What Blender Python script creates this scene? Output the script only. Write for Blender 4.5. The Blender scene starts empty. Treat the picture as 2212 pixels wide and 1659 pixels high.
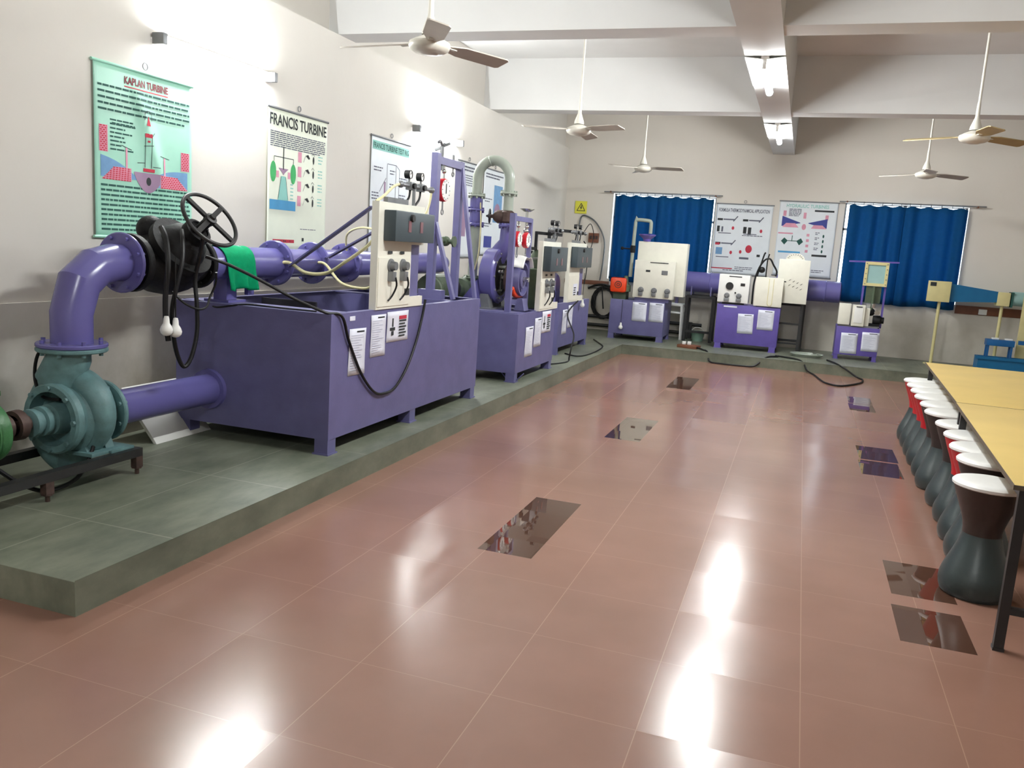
import bpy, bmesh, math, random
from mathutils import Vector, Matrix
random.seed(7)
PI = math.pi
scn = bpy.context.scene
COL = scn.collection

# ------------------------------------------------------------------ camera
FPX = 1807.37
RW = ((0.94298444, 0.11332782, -0.31294913),
      (0.32662816, -0.13432648, 0.93555889),
      (0.0639875, -0.98443547, -0.16368384))
cd = bpy.data.cameras.new('camera')
cam = bpy.data.objects.new('camera', cd)
COL.objects.link(cam)
cd.sensor_fit = 'HORIZONTAL'
cd.sensor_width = 36.0
cd.lens = FPX / 2212.0 * 36.0
cd.clip_start = 0.05
cam.matrix_world = Matrix(((RW[0][0], -RW[0][1], -RW[0][2], 0.0),
                           (RW[1][0], -RW[1][1], -RW[1][2], 0.0),
                           (RW[2][0], -RW[2][1], -RW[2][2], 1.6),
                           (0, 0, 0, 1)))
scn.camera = cam

# ------------------------------------------------------------------ world, exposure
w = bpy.data.worlds.new('daylight')
scn.world = w
w.use_nodes = True
bg = w.node_tree.nodes['Background']
bg.inputs['Color'].default_value = (0.80, 0.90, 1.0, 1)
bg.inputs['Strength'].default_value = 6.0
scn.view_settings.view_transform = 'Standard'
scn.view_settings.look = 'None'
scn.view_settings.exposure = 0.74
scn.view_settings.gamma = 1.0
scn.view_settings.use_curve_mapping = False
TUBE_E = 165.0        # wall tube lamps
TWIN_E = 175.0        # twin lamps under the long beam
TUBE_COL = (0.965, 0.995, 1.0)


# ------------------------------------------------------------------ materials
def lin(c):
    return tuple((x / 12.92 if x <= 0.04045 else ((x + 0.055) / 1.055) ** 2.4) for x in (v / 255.0 for v in c))


def N(nt, kind, **kw):
    n = nt.nodes.new(kind)
    for k, v in kw.items():
        setattr(n, k, v)
    return n


def mat(name, rgb, rough=0.5, metal=0.0, var=0.08, scale=9.0, bump=0.0, bscale=60.0, spec=0.5, coat=0.0, trans=None):
    """Painted / plain surface: colour broken up by noise, optional fine bump."""
    m = bpy.data.materials.new(name)
    m.use_nodes = True
    nt = m.node_tree
    b = nt.nodes['Principled BSDF']
    c = lin(rgb)
    tc = N(nt, 'ShaderNodeTexCoord')
    no = N(nt, 'ShaderNodeTexNoise')
    no.inputs['Scale'].default_value = scale
    no.inputs['Detail'].default_value = 4
    nt.links.new(tc.outputs['Object'], no.inputs['Vector'])
    rp = N(nt, 'ShaderNodeValToRGB')
    rp.color_ramp.elements[0].position = 0.3
    rp.color_ramp.elements[1].position = 0.7
    rp.color_ramp.elements[0].color = tuple(x * (1 - var) for x in c) + (1,)
    rp.color_ramp.elements[1].color = tuple(min(1, x * (1 + var)) for x in c) + (1,)
    nt.links.new(no.outputs['Fac'], rp.inputs['Fac'])
    nt.links.new(rp.outputs['Color'], b.inputs['Base Color'])
    b.inputs['Roughness'].default_value = rough
    b.inputs['Metallic'].default_value = metal
    b.inputs['Specular IOR Level'].default_value = spec
    b.inputs['Coat Weight'].default_value = coat
    if bump > 0:
        n2 = N(nt, 'ShaderNodeTexNoise')
        n2.inputs['Scale'].default_value = bscale
        n2.inputs['Detail'].default_value = 5
        nt.links.new(tc.outputs['Object'], n2.inputs['Vector'])
        bp = N(nt, 'ShaderNodeBump')
        bp.inputs['Strength'].default_value = bump
        bp.inputs['Distance'].default_value = 0.01
        nt.links.new(n2.outputs['Fac'], bp.inputs['Height'])
        nt.links.new(bp.outputs['Normal'], b.inputs['Normal'])
    if trans:
        out = nt.nodes['Material Output']
        t = N(nt, 'ShaderNodeBsdfTranslucent')
        t.inputs['Color'].default_value = lin(trans) + (1,)
        mx = N(nt, 'ShaderNodeMixShader')
        mx.inputs[0].default_value = 0.5
        nt.links.new(b.outputs[0], mx.inputs[1])
        nt.links.new(t.outputs[0], mx.inputs[2])
        nt.links.new(mx.outputs[0], out.inputs['Surface'])
    return m


def emis(name, col, strength):
    m = bpy.data.materials.new(name)
    m.use_nodes = True
    b = m.node_tree.nodes['Principled BSDF']
    b.inputs['Base Color'].default_value = (0.9, 0.9, 0.9, 1)
    b.inputs['Emission Color'].default_value = tuple(col) + (1,)
    b.inputs['Emission Strength'].default_value = strength
    return m


def math_node(nt, op, a, b=None, c=None):
    n = N(nt, 'ShaderNodeMath', operation=op)
    for i, v in enumerate((a, b, c)):
        if v is None:
            continue
        if isinstance(v, (int, float)):
            n.inputs[i].default_value = v
        else:
            nt.links.new(v, n.inputs[i])
    return n.outputs[0]


def floor_material():
    """Red-brown floor tiles with thin joints and a few dark, mirror-polished tiles."""
    m = bpy.data.materials.new('floor_tiles')
    m.use_nodes = True
    nt = m.node_tree
    b = nt.nodes['Principled BSDF']
    tc = N(nt, 'ShaderNodeTexCoord')
    sp = N(nt, 'ShaderNodeSeparateXYZ')
    nt.links.new(tc.outputs['Object'], sp.inputs[0])
    X, Y = sp.outputs[0], sp.outputs[1]

    def line(co, off, step, half):
        t = math_node(nt, 'SUBTRACT', co, off - 40 * step)
        t = math_node(nt, 'MODULO', t, step)
        t = math_node(nt, 'SUBTRACT', t, step / 2)
        t = math_node(nt, 'ABSOLUTE', t)
        return math_node(nt, 'GREATER_THAN', t, step / 2 - half)
    joint = math_node(nt, 'MAXIMUM', line(X, -1.42, 0.53, 0.0018), line(Y, 2.12, 0.525, 0.0011))

    def rect(x0, x1, y0, y1):
        a = math_node(nt, 'MULTIPLY', math_node(nt, 'GREATER_THAN', X, x0), math_node(nt, 'LESS_THAN', X, x1))
        c = math_node(nt, 'MULTIPLY', math_node(nt, 'GREATER_THAN', Y, y0), math_node(nt, 'LESS_THAN', Y, y1))
        return math_node(nt, 'MULTIPLY', a, c)
    dark = None
    for r in ((-1.465, -1.165, 3.98, 5.03), (-1.475, -1.165, 7.03, 8.05), (-1.43, -1.14, 10.22, 11.26),
              (0.585, 0.89, 3.84, 4.265), (0.60, 0.90, 4.41, 4.92), (0.615, 0.925, 6.98, 7.50), (0.63, 0.94, 7.54, 8.10),
              (0.68, 0.955, 10.1, 10.62), (0.69, 0.96, 10.66, 11.18)):
        q = rect(*r)
        dark = q if dark is None else math_node(nt, 'MAXIMUM', dark, q)
    no = N(nt, 'ShaderNodeTexNoise')
    no.inputs['Scale'].default_value = 1.3
    no.inputs['Detail'].default_value = 6
    nt.links.new(tc.outputs['Object'], no.inputs['Vector'])
    rp = N(nt, 'ShaderNodeValToRGB')
    rp.color_ramp.elements[0].position = 0.35
    rp.color_ramp.elements[1].position = 0.68
    rp.color_ramp.elements[0].color = lin((140, 105, 90)) + (1,)
    rp.color_ramp.elements[1].color = lin((149, 112, 97)) + (1,)
    nt.links.new(no.outputs['Fac'], rp.inputs['Fac'])
    mj = N(nt, 'ShaderNodeMix', data_type='RGBA')
    nt.links.new(math_node(nt, 'MULTIPLY', joint, 0.34), mj.inputs['Factor'])
    nt.links.new(rp.outputs['Color'], mj.inputs['A'])
    mj.inputs['B'].default_value = lin((196, 160, 136)) + (1,)
    md = N(nt, 'ShaderNodeMix', data_type='RGBA')
    nt.links.new(dark, md.inputs['Factor'])
    nt.links.new(mj.outputs['Result'], md.inputs['A'])
    md.inputs['B'].default_value = lin((80, 54, 42)) + (1,)
    nt.links.new(md.outputs['Result'], b.inputs['Base Color'])
    ro = N(nt, 'ShaderNodeMix', data_type='FLOAT')
    nt.links.new(dark, ro.inputs['Factor'])
    n3 = N(nt, 'ShaderNodeTexNoise')
    n3.inputs['Scale'].default_value = 0.9
    nt.links.new(tc.outputs['Object'], n3.inputs['Vector'])
    rr = N(nt, 'ShaderNodeMapRange')
    rr.inputs['To Min'].default_value = 0.17
    rr.inputs['To Max'].default_value = 0.24
    nt.links.new(n3.outputs['Fac'], rr.inputs['Value'])
    nt.links.new(rr.outputs[0], ro.inputs['A'])
    ro.inputs['B'].default_value = 0.02
    nt.links.new(ro.outputs['Result'], b.inputs['Roughness'])
    b.inputs['Specular IOR Level'].default_value = 0.55
    # every tile is bedded a hair out of level
    cm = N(nt, 'ShaderNodeCombineXYZ')
    nt.links.new(math_node(nt, 'FLOOR', math_node(nt, 'DIVIDE', math_node(nt, 'ADD', X, 1.42), 0.53)), cm.inputs[0])
    nt.links.new(math_node(nt, 'FLOOR', math_node(nt, 'DIVIDE', math_node(nt, 'SUBTRACT', Y, 2.12), 0.525)), cm.inputs[1])
    wn = N(nt, 'ShaderNodeTexWhiteNoise', noise_dimensions='3D')
    nt.links.new(cm.outputs[0], wn.inputs['Vector'])
    vm = N(nt, 'ShaderNodeVectorMath', operation='MULTIPLY_ADD')
    nt.links.new(wn.outputs['Color'], vm.inputs[0])
    vm.inputs[1].default_value = (0.030, 0.030, 0.0)
    vm.inputs[2].default_value = (-0.015, -0.015, 1.0)
    vn = N(nt, 'ShaderNodeVectorMath', operation='NORMALIZE')
    nt.links.new(vm.outputs[0], vn.inputs[0])
    nt.links.new(vn.outputs[0], b.inputs['Normal'])
    return m


def wall_material(name, rgb, dirt, zlo, zhi, amount):
    """Off-white distemper with a grubby, blotchy lower part."""
    m = bpy.data.materials.new(name)
    m.use_nodes = True
    nt = m.node_tree
    b = nt.nodes['Principled BSDF']
    tc = N(nt, 'ShaderNodeTexCoord')
    sp = N(nt, 'ShaderNodeSeparateXYZ')
    nt.links.new(tc.outputs['Object'], sp.inputs[0])
    no = N(nt, 'ShaderNodeTexNoise')
    no.inputs['Scale'].default_value = 1.6
    no.inputs['Detail'].default_value = 7
    no.inputs['Roughness'].default_value = 0.62
    nt.links.new(tc.outputs['Object'], no.inputs['Vector'])
    mr = N(nt, 'ShaderNodeMapRange')
    mr.inputs['From Min'].default_value = zlo
    mr.inputs['From Max'].default_value = zhi
    mr.inputs['To Min'].default_value = 1.0
    mr.inputs['To Max'].default_value = 0.0
    nt.links.new(sp.outputs[2], mr.inputs['Value'])
    k = math_node(nt, 'MULTIPLY', mr.outputs[0], amount)
    bl = N(nt, 'ShaderNodeMapRange')
    bl.inputs['From Min'].default_value = 0.3
    bl.inputs['From Max'].default_value = 0.65
    nt.links.new(no.outputs['Fac'], bl.inputs['Value'])
    k = math_node(nt, 'MULTIPLY', k, math_node(nt, 'MULTIPLY_ADD', bl.outputs[0], 0.65, 0.35))
    k = math_node(nt, 'ADD', k, math_node(nt, 'MULTIPLY', bl.outputs[0], 0.05))
    mx = N(nt, 'ShaderNodeMix', data_type='RGBA')
    nt.links.new(k, mx.inputs['Factor'])
    mx.inputs['A'].default_value = lin(rgb) + (1,)
    mx.inputs['B'].default_value = lin(dirt) + (1,)
    nt.links.new(mx.outputs['Result'], b.inputs['Base Color'])
    b.inputs['Roughness'].default_value = 0.75
    b.inputs['Specular IOR Level'].default_value = 0.25
    n2 = N(nt, 'ShaderNodeTexNoise')
    n2.inputs['Scale'].default_value = 14
    n2.inputs['Detail'].default_value = 6
    nt.links.new(tc.outputs['Object'], n2.inputs['Vector'])
    bp = N(nt, 'ShaderNodeBump')
    bp.inputs['Strength'].default_value = 0.12
    bp.inputs['Distance'].default_value = 0.01
    nt.links.new(n2.outputs['Fac'], bp.inputs['Height'])
    nt.links.new(bp.outputs['Normal'], b.inputs['Normal'])
    return m


def stone_material():
    """Grey-green stone slabs with pale joints and scuffs."""
    m = bpy.data.materials.new('platform_stone')
    m.use_nodes = True
    nt = m.node_tree
    b = nt.nodes['Principled BSDF']
    tc = N(nt, 'ShaderNodeTexCoord')
    sp = N(nt, 'ShaderNodeSeparateXYZ')
    nt.links.new(tc.outputs['Object'], sp.inputs[0])
    ge = N(nt, 'ShaderNodeNewGeometry')
    gn = N(nt, 'ShaderNodeSeparateXYZ')
    nt.links.new(ge.outputs['Normal'], gn.inputs[0])

    def line(co, off, step, half):
        t = math_node(nt, 'SUBTRACT', co, off - 40 * step)
        t = math_node(nt, 'MODULO', t, step)
        t = math_node(nt, 'ABSOLUTE', math_node(nt, 'SUBTRACT', t, step / 2))
        return math_node(nt, 'GREATER_THAN', t, step / 2 - half)
    jt = math_node(nt, 'MAXIMUM', line(sp.outputs[0], -3.16, 0.56, 0.004), line(sp.outputs[1], 3.04, 0.92, 0.004))
    jt = math_node(nt, 'MULTIPLY', jt, math_node(nt, 'GREATER_THAN', gn.outputs[2], 0.5))
    mp = N(nt, 'ShaderNodeMapping')
    mp.inputs['Scale'].default_value = (2.6, 1.1, 2.0)
    nt.links.new(tc.outputs['Object'], mp.inputs[0])
    no = N(nt, 'ShaderNodeTexNoise')
    no.inputs['Scale'].default_value = 1.6
    no.inputs['Detail'].default_value = 8
    no.inputs['Roughness'].default_value = 0.65
    nt.links.new(mp.outputs[0], no.inputs['Vector'])
    rp = N(nt, 'ShaderNodeValToRGB')
    e = rp.color_ramp.elements
    e[0].position, e[0].color = 0.28, lin((84, 91, 77)) + (1,)
    e[1].position, e[1].color = 0.72, lin((132, 136, 119)) + (1,)
    nt.links.new(no.outputs['Fac'], rp.inputs['Fac'])
    mj = N(nt, 'ShaderNodeMix', data_type='RGBA')
    nt.links.new(math_node(nt, 'MULTIPLY', jt, 0.5), mj.inputs['Factor'])
    nt.links.new(rp.outputs['Color'], mj.inputs['A'])
    mj.inputs['B'].default_value = lin((165, 165, 148)) + (1,)
    nt.links.new(mj.outputs['Result'], b.inputs['Base Color'])
    b.inputs['Roughness'].default_value = 0.42
    return m


M = {}
M['floor'] = floor_material()
M['wall'] = wall_material('wall_paint', (211, 207, 199), (146, 136, 116), 0.5, 1.35, 0.75)
M['wall_far'] = wall_material('far_wall_paint', (222, 216, 206), (152, 146, 126), 0.6, 1.25, 0.5)
M['ceil'] = mat('ceiling_paint', (214, 214, 212), 0.8, var=0.03, scale=2, spec=0.2, bump=0.05, bscale=12)
M['stone'] = stone_material()
M['purple'] = mat('purple_enamel', (100, 98, 142), 0.42, var=0.10, scale=7, bump=0.10, bscale=55)
M['pipe'] = mat('purple_pipe_enamel', (99, 95, 154), 0.24, var=0.05, scale=4)
M['violet'] = mat('violet_enamel', (94, 80, 156), 0.4, var=0.08)
M['teal'] = mat('teal_cast_iron', (94, 128, 130), 0.5, var=0.26, scale=11, bump=0.35, bscale=28)
M['green'] = mat('green_motor_enamel', (58, 112, 66), 0.42, var=0.15, bump=0.15)
M['dkgreen'] = mat('dark_green_motor', (74, 88, 68), 0.5, var=0.15)
M['black'] = mat('black_paint', (30, 30, 31), 0.45, var=0.15)
M['castblack'] = mat('black_cast_iron', (15, 15, 17), 0.6, var=0.3, bump=0.3, bscale=30, spec=0.3)
M['rubber'] = mat('black_rubber', (14, 14, 16), 0.5, var=0.15, spec=0.35)
M['rust'] = mat('rusty_iron', (78, 60, 54), 0.6, metal=0.3, var=0.3, scale=22)
M['grey'] = mat('grey_steel', (128, 130, 132), 0.4, metal=0.5, var=0.1)
M['greyhose'] = mat('grey_flexible_hose', (92, 96, 98), 0.5, var=0.08)
M['steel'] = mat('polished_steel', (205, 205, 200), 0.22, metal=0.9, var=0.05)
M['greypipe'] = mat('grey_green_pvc', (152, 160, 148), 0.3, var=0.05)
M['cream'] = mat('cream_panel_enamel', (230, 228, 214), 0.45, var=0.03)
M['creamyel'] = mat('cream_yellow_enamel', (214, 204, 148), 0.5, var=0.05)
M['slate'] = mat('slate_grey_plastic', (58, 69, 74), 0.45, var=0.05)
M['white'] = mat('white_plastic', (236, 236, 232), 0.4, var=0.02)
M['paper'] = mat('white_paper', (226, 228, 240), 0.7, var=0.02)
M['ink'] = mat('grey_ink', (95, 98, 112), 0.8, var=0.05)
M['blackink'] = mat('black_ink', (40, 44, 46), 0.8, var=0.05)
M['red'] = mat('red_plastic', (196, 26, 42), 0.4, var=0.05)
M['redink'] = mat('red_ink', (186, 44, 66), 0.7, var=0.08)
M['darkredink'] = mat('dark_red_ink', (120, 40, 52), 0.7, var=0.08)
M['pinkink'] = mat('pink_ink', (214, 150, 170), 0.7, var=0.08)
M['mauveink'] = mat('mauve_ink', (150, 122, 148), 0.7, var=0.08)
M['blueink'] = mat('blue_ink', (108, 150, 190), 0.7, var=0.10, scale=14)
M['skyink'] = mat('sky_blue_ink', (84, 160, 206), 0.7, var=0.06)
M['navyink'] = mat('navy_ink', (58, 66, 140), 0.7, var=0.06)
M['greenink'] = mat('green_ink', (62, 168, 96), 0.7, var=0.08)
M['tealink'] = mat('teal_ink', (138, 196, 186), 0.7, var=0.04)
M['darkgreenink'] = mat('dark_green_ink', (38, 84, 76), 0.8, var=0.05)
M['mintvinyl'] = mat('mint_vinyl', (156, 210, 188), 0.32, var=0.03)
M['limevinyl'] = mat('pale_lime_vinyl', (226, 232, 214), 0.4, var=0.02)
M['whitevinyl'] = mat('white_vinyl', (222, 228, 232), 0.4, var=0.02)
M['yellow'] = mat('yellow_laminate', (208, 180, 108), 0.45, var=0.05, scale=3)
M['edge'] = mat('dark_edge_band', (88, 78, 64), 0.5, var=0.1)
M['signyellow'] = mat('yellow_sign', (222, 218, 72), 0.5, var=0.03)
M['charcoal'] = mat('charcoal_plastic', (46, 56, 56), 0.36, var=0.06)
M['brownplast'] = mat('dark_brown_plastic', (48, 36, 32), 0.45, var=0.06)
M['redplast'] = mat('stool_red_plastic', (178, 12, 30), 0.4, var=0.05)
M['blackplast'] = mat('black_stool_plastic', (34, 28, 28), 0.45, var=0.06)
M['curtain'] = mat('blue_curtain_cloth', (24, 84, 124), 0.8, var=0.10, scale=20, spec=0.15, trans=(20, 92, 135))
M['cloth'] = mat('green_cloth', (8, 140, 92), 0.85, var=0.08, scale=30, spec=0.1, bump=0.2, bscale=160)
M['hose'] = mat('cream_rubber_hose', (214, 206, 160), 0.4, var=0.04)
M['wood'] = mat('brown_wood', (112, 66, 44), 0.5, var=0.18, scale=6)
M['bluepaint'] = mat('blue_machine_paint', (20, 92, 150), 0.4, var=0.06)
M['cyanpaint'] = mat('cyan_blue_paint', (14, 100, 146), 0.45, var=0.05)
M['palepipe'] = mat('pale_aqua_pipe', (150, 186, 184), 0.45, var=0.04)
M['orange'] = mat('orange_enamel', (226, 70, 30), 0.3, var=0.05)
M['bucket'] = mat('pale_green_plastic', (150, 186, 166), 0.5, var=0.05)
M['fan'] = mat('cream_fan_enamel', (216, 212, 200), 0.4, var=0.03)
M['blade'] = mat('taupe_fan_blade', (186, 178, 166), 0.5, var=0.04)
M['blade2'] = mat('tan_fan_blade', (170, 150, 104), 0.5, var=0.04)
M['water'] = mat('murky_water', (34, 36, 28), 0.06, var=0.2, scale=3)
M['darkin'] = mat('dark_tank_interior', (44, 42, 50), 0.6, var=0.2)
M['marble'] = mat('white_marble', (226, 226, 220), 0.3, var=0.05, scale=3)
M['glass'] = None
M['tube'] = emis('lit_fluorescent_tube', TUBE_COL, TUBE_E)
M['twin'] = emis('lit_twin_tube', TUBE_COL, TWIN_E)
M['led'] = mat('red_led_window', (122, 84, 88), 0.3, var=0.1)


def glass():
    m = bpy.data.materials.new('window_glass')
    m.use_nodes = True
    nt = m.node_tree
    out = nt.nodes['Material Output']
    nt.nodes.remove(nt.nodes['Principled BSDF'])
    t = N(nt, 'ShaderNodeBsdfTransparent')
    t.inputs['Color'].default_value = (0.95, 0.97, 0.97, 1)
    g = N(nt, 'ShaderNodeBsdfGlossy')
    g.inputs['Roughness'].default_value = 0.02
    mx = N(nt, 'ShaderNodeMixShader')
    mx.inputs[0].default_value = 0.06
    nt.links.new(t.outputs[0], mx.inputs[1])
    nt.links.new(g.outputs[0], mx.inputs[2])
    nt.links.new(mx.outputs[0], out.inputs['Surface'])
    return m


M['glass'] = glass()


# ------------------------------------------------------------------ scene objects
def V(*a):
    return Vector(a[0]) if len(a) == 1 else Vector(a)


OFF = {}


def thing(name, label, cat, loc, group=None):
    o = bpy.data.objects.new(name, None)
    o.empty_display_size = 0.1
    COL.objects.link(o)
    o.location = loc
    OFF[o.name] = V(loc)
    o['label'] = label
    o['category'] = cat
    if group:
        o['group'] = group
    return o


def frame_of(axis):
    a = V(axis).normalized()
    h = V(0, 0, 1) if abs(a.z) < 0.95 else V(0, 1, 0)
    u = h.cross(a).normalized()
    return a, u, a.cross(u).normalized()


class MB:
    def __init__(self):
        self.bm = bmesh.new()

    def _face(self, vs):
        try:
            return self.bm.faces.new(vs)
        except ValueError:
            return None

    def box(self, x0, x1, y0, y1, z0, z1, rot=None, bev=0.0):
        c = V((x0 + x1) / 2, (y0 + y1) / 2, (z0 + z1) / 2)
        h = V(abs(x1 - x0) / 2, abs(y1 - y0) / 2, abs(z1 - z0) / 2)
        if bev > 0:
            t = bmesh.new()
        else:
            t = self.bm
        vs = []
        for sx in (-1, 1):
            for sy in (-1, 1):
                for sz in (-1, 1):
                    p = V(sx * h.x, sy * h.y, sz * h.z)
                    if rot is not None:
                        p = rot @ p
                    vs.append(t.verts.new(c + p))
        for f in ((0, 1, 3, 2), (4, 6, 7, 5), (0, 4, 5, 1), (2, 3, 7, 6), (0, 2, 6, 4), (1, 5, 7, 3)):
            t.faces.new([vs[i] for i in f])
        if bev > 0:
            bmesh.ops.bevel(t, geom=t.edges[:], offset=bev, segments=2, profile=0.6, affect='EDGES')
            me = bpy.data.meshes.new('tmp')
            t.to_mesh(me)
            t.free()
            self.bm.from_mesh(me)
            bpy.data.meshes.remove(me)
        return self

    def beam(self, p0, p1, w, d, up=(0, 0, 1)):
        """rectangular bar from p0 to p1"""
        p0, p1 = V(p0), V(p1)
        a = (p1 - p0).normalized()
        u = V(up)
        if abs(a.dot(u)) > 0.95:
            u = V(1, 0, 0)
        s = a.cross(u).normalized()
        t = s.cross(a).normalized()
        vs = []
        for p in (p0, p1):
            for sx, sy in ((-1, -1), (1, -1), (1, 1), (-1, 1)):
                vs.append(self.bm.verts.new(p + s * (sx * w / 2) + t * (sy * d / 2)))
        self._face(vs[0:4][::-1])
        self._face(vs[4:8])
        for i in range(4):
            j = (i + 1) % 4
            self._face([vs[i], vs[j], vs[4 + j], vs[4 + i]])
        return self

    def lathe(self, p, axis, prof, seg=32):
        """prof: (t along axis, radius) from start to end"""
        a, u, v = frame_of(axis)
        p = V(p)
        rings = []
        for t, r in prof:
            if r <= 1e-6:
                rings.append([self.bm.verts.new(p + a * t)])
            else:
                rings.append([self.bm.verts.new(p + a * t + (u * math.cos(2 * PI * i / seg) + v * math.sin(2 * PI * i / seg)) * r) for i in range(seg)])
        for A, B in zip(rings, rings[1:]):
            for i in range(seg):
                j = (i + 1) % seg
                if len(A) == 1 and len(B) == 1:
                    continue
                if len(A) == 1:
                    self._face([A[0], B[j], B[i]])
                elif len(B) == 1:
                    self._face([A[i], A[j], B[0]])
                else:
                    self._face([A[i], A[j], B[j], B[i]])
        return self

    def cyl(self, p0, p1, r, r1=None, seg=24):
        p0, p1 = V(p0), V(p1)
        L = (p1 - p0).length
        r1 = r if r1 is None else r1
        return self.lathe(p0, p1 - p0, [(0, 0), (0, r), (L, r1), (L, 0)], seg)

    def ring(self, p, axis, R, r, seg=48, sub=10):
        a, u, v = frame_of(axis)
        p = V(p)
        rows = []
        for i in range(seg):
            t = 2 * PI * i / seg
            d = u * math.cos(t) + v * math.sin(t)
            rows.append([self.bm.verts.new(p + d * (R + r * math.cos(2 * PI * k / sub)) + a * (r * math.sin(2 * PI * k / sub))) for k in range(sub)])
        for i in range(seg):
            A, B = rows[i], rows[(i + 1) % seg]
            for k in range(sub):
                q = (k + 1) % sub
                self._face([A[k], B[k], B[q], A[q]])
        return self

    def flange(self, p, axis, R, t, nb=8, br=0.012, bt=0.03):
        a, u, v = frame_of(axis)
        p = V(p)
        self.lathe(p - a * (t / 2), a, [(0, 0), (0, R - .006), (.006, R), (t - .006, R), (t, R - .006), (t, 0)], 36)
        for i in range(nb):
            d = (u * math.cos(2 * PI * (i + .5) / nb) + v * math.sin(2 * PI * (i + .5) / nb)) * (R * 0.85)
            self.lathe(p + d - a * bt, a, [(0, 0), (0, br), (2 * bt, br), (2 * bt, 0)], 6)
        return self

    def tube(self, pts, r, seg=8, smooth=0, closed=False):
        pts = [V(p) for p in pts]
        if smooth:
            pts = spline(pts, smooth)
        rad = r if isinstance(r, (list, tuple)) else [r] * len(pts)
        rings = []
        prev = None
        for i, p in enumerate(pts):
            if i == 0:
                d = pts[1] - pts[0]
            elif i == len(pts) - 1:
                d = pts[-1] - pts[-2]
            else:
                d = (pts[i + 1] - p).normalized() + (p - pts[i - 1]).normalized()
            d.normalize()
            if prev is None:
                _, u, v = frame_of(d)
            else:
                u = (prev - d * prev.dot(d))
                if u.length < 1e-6:
                    _, u, v = frame_of(d)
                u.normalize()
                v = d.cross(u)
            prev = u
            k = 1.0
            if 0 < i < len(pts) - 1:
                c = (pts[i + 1] - p).normalized().dot((p - pts[i - 1]).normalized())
                k = 1.0 / max(0.6, math.sqrt(max(0.0, (1 + c) / 2)))
            rings.append([self.bm.verts.new(p + (u * math.cos(2 * PI * q / seg) + v * math.sin(2 * PI * q / seg)) * rad[min(i, len(rad) - 1)] * (k if len(pts) < 8 else 1)) for q in range(seg)])
        for A, B in zip(rings, rings[1:]):
            for q in range(seg):
                z = (q + 1) % seg
                self._face([A[q], A[z], B[z], B[q]])
        self._face(rings[0][::-1])
        self._face(rings[-1])
        return self

    def ball(self, c, r, sx=1, sy=1, sz=1, seg=20):
        m = Matrix.Translation(V(c)) @ Matrix.Diagonal((r * sx, r * sy, r * sz, 1))
        bmesh.ops.create_uvsphere(self.bm, u_segments=seg, v_segments=max(8, seg // 2), radius=1, matrix=m)
        return self

    def prism(self, pts, ext):
        """closed planar outline pts extruded by vector ext"""
        a = [self.bm.verts.new(V(p)) for p in pts]
        b = [self.bm.verts.new(V(p) + V(ext)) for p in pts]
        n = len(a)
        self._face(a[::-1])
        self._face(b)
        for i in range(n):
            j = (i + 1) % n
            self._face([a[i], a[j], b[j], b[i]])
        return self

    def poly(self, pts):
        self._face([self.bm.verts.new(V(p)) for p in pts])
        return self

    def grid(self, fn, nu, nv):
        g = [[self.bm.verts.new(V(fn(i / nu, j / nv))) for j in range(nv + 1)] for i in range(nu + 1)]
        for i in range(nu):
            for j in range(nv):
                self._face([g[i][j], g[i + 1][j], g[i + 1][j + 1], g[i][j + 1]])
        return self

    def pieces(self, name, m, parent=None):
        """one object per unconnected piece"""
        left = set(self.bm.verts)
        while left:
            todo = [left.pop()]
            isl = list(todo)
            while todo:
                v = todo.pop()
                for e in v.link_edges:
                    o = e.other_vert(v)
                    if o in left:
                        left.discard(o)
                        todo.append(o)
                        isl.append(o)
            nb = MB()
            mp = {v: nb.bm.verts.new(v.co) for v in isl}
            for f in {f for v in isl for f in v.link_faces}:
                nb._face([mp[v] for v in f.verts])
            nb.build(name, m, parent)
        self.bm.free()

    def build(self, name, m, parent=None, label=None, ang=38, solid=0.0):
        off = V(0, 0, 0)
        if parent is not None:
            off = OFF[parent.name]
        if off.length > 0:
            bmesh.ops.translate(self.bm, verts=self.bm.verts[:], vec=-off)
        bmesh.ops.recalc_face_normals(self.bm, faces=self.bm.faces[:])
        me = bpy.data.meshes.new(name)
        self.bm.to_mesh(me)
        self.bm.free()
        for p in me.polygons:
            p.use_smooth = True
        me.set_sharp_from_angle(angle=math.radians(ang))
        o = bpy.data.objects.new(name, me)
        COL.objects.link(o)
        me.materials.append(M[m] if isinstance(m, str) else m)
        if parent is not None:
            o.parent = parent
            OFF[o.name] = off
        else:
            OFF[o.name] = V(0, 0, 0)
        if label:
            o['label'] = label
        if solid:
            s = o.modifiers.new('thickness', 'SOLIDIFY')
            s.thickness = solid
            s.offset = 0
        return o


def spline(pts, n):
    """Catmull-Rom through pts, n steps per span"""
    out = []
    P = [pts[0]] + pts + [pts[-1]]
    for i in range(1, len(P) - 2):
        a, b, c, d = P[i - 1], P[i], P[i + 1], P[i + 2]
        for k in range(n):
            t = k / n
            out.append(0.5 * ((2 * b) + (c - a) * t + (2 * a - 5 * b + 4 * c - d) * t * t + (3 * b - a - 3 * c + d) * t ** 3))
    out.append(pts[-1])
    return out


def tag(o, label, cat, group=None):
    """a thing that is one mesh: move its origin to its own centre, then describe it"""
    me = o.data
    if o.parent is None and len(me.vertices):
        c = sum((v.co for v in me.vertices), V(0, 0, 0)) / len(me.vertices)
        me.transform(Matrix.Translation(-c))
        o.location = c
        OFF[o.name] = c
    o['label'] = label
    o['category'] = cat
    if group:
        o['group'] = group
    return o


def struct(o):
    o['kind'] = 'structure'
    return o


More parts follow.
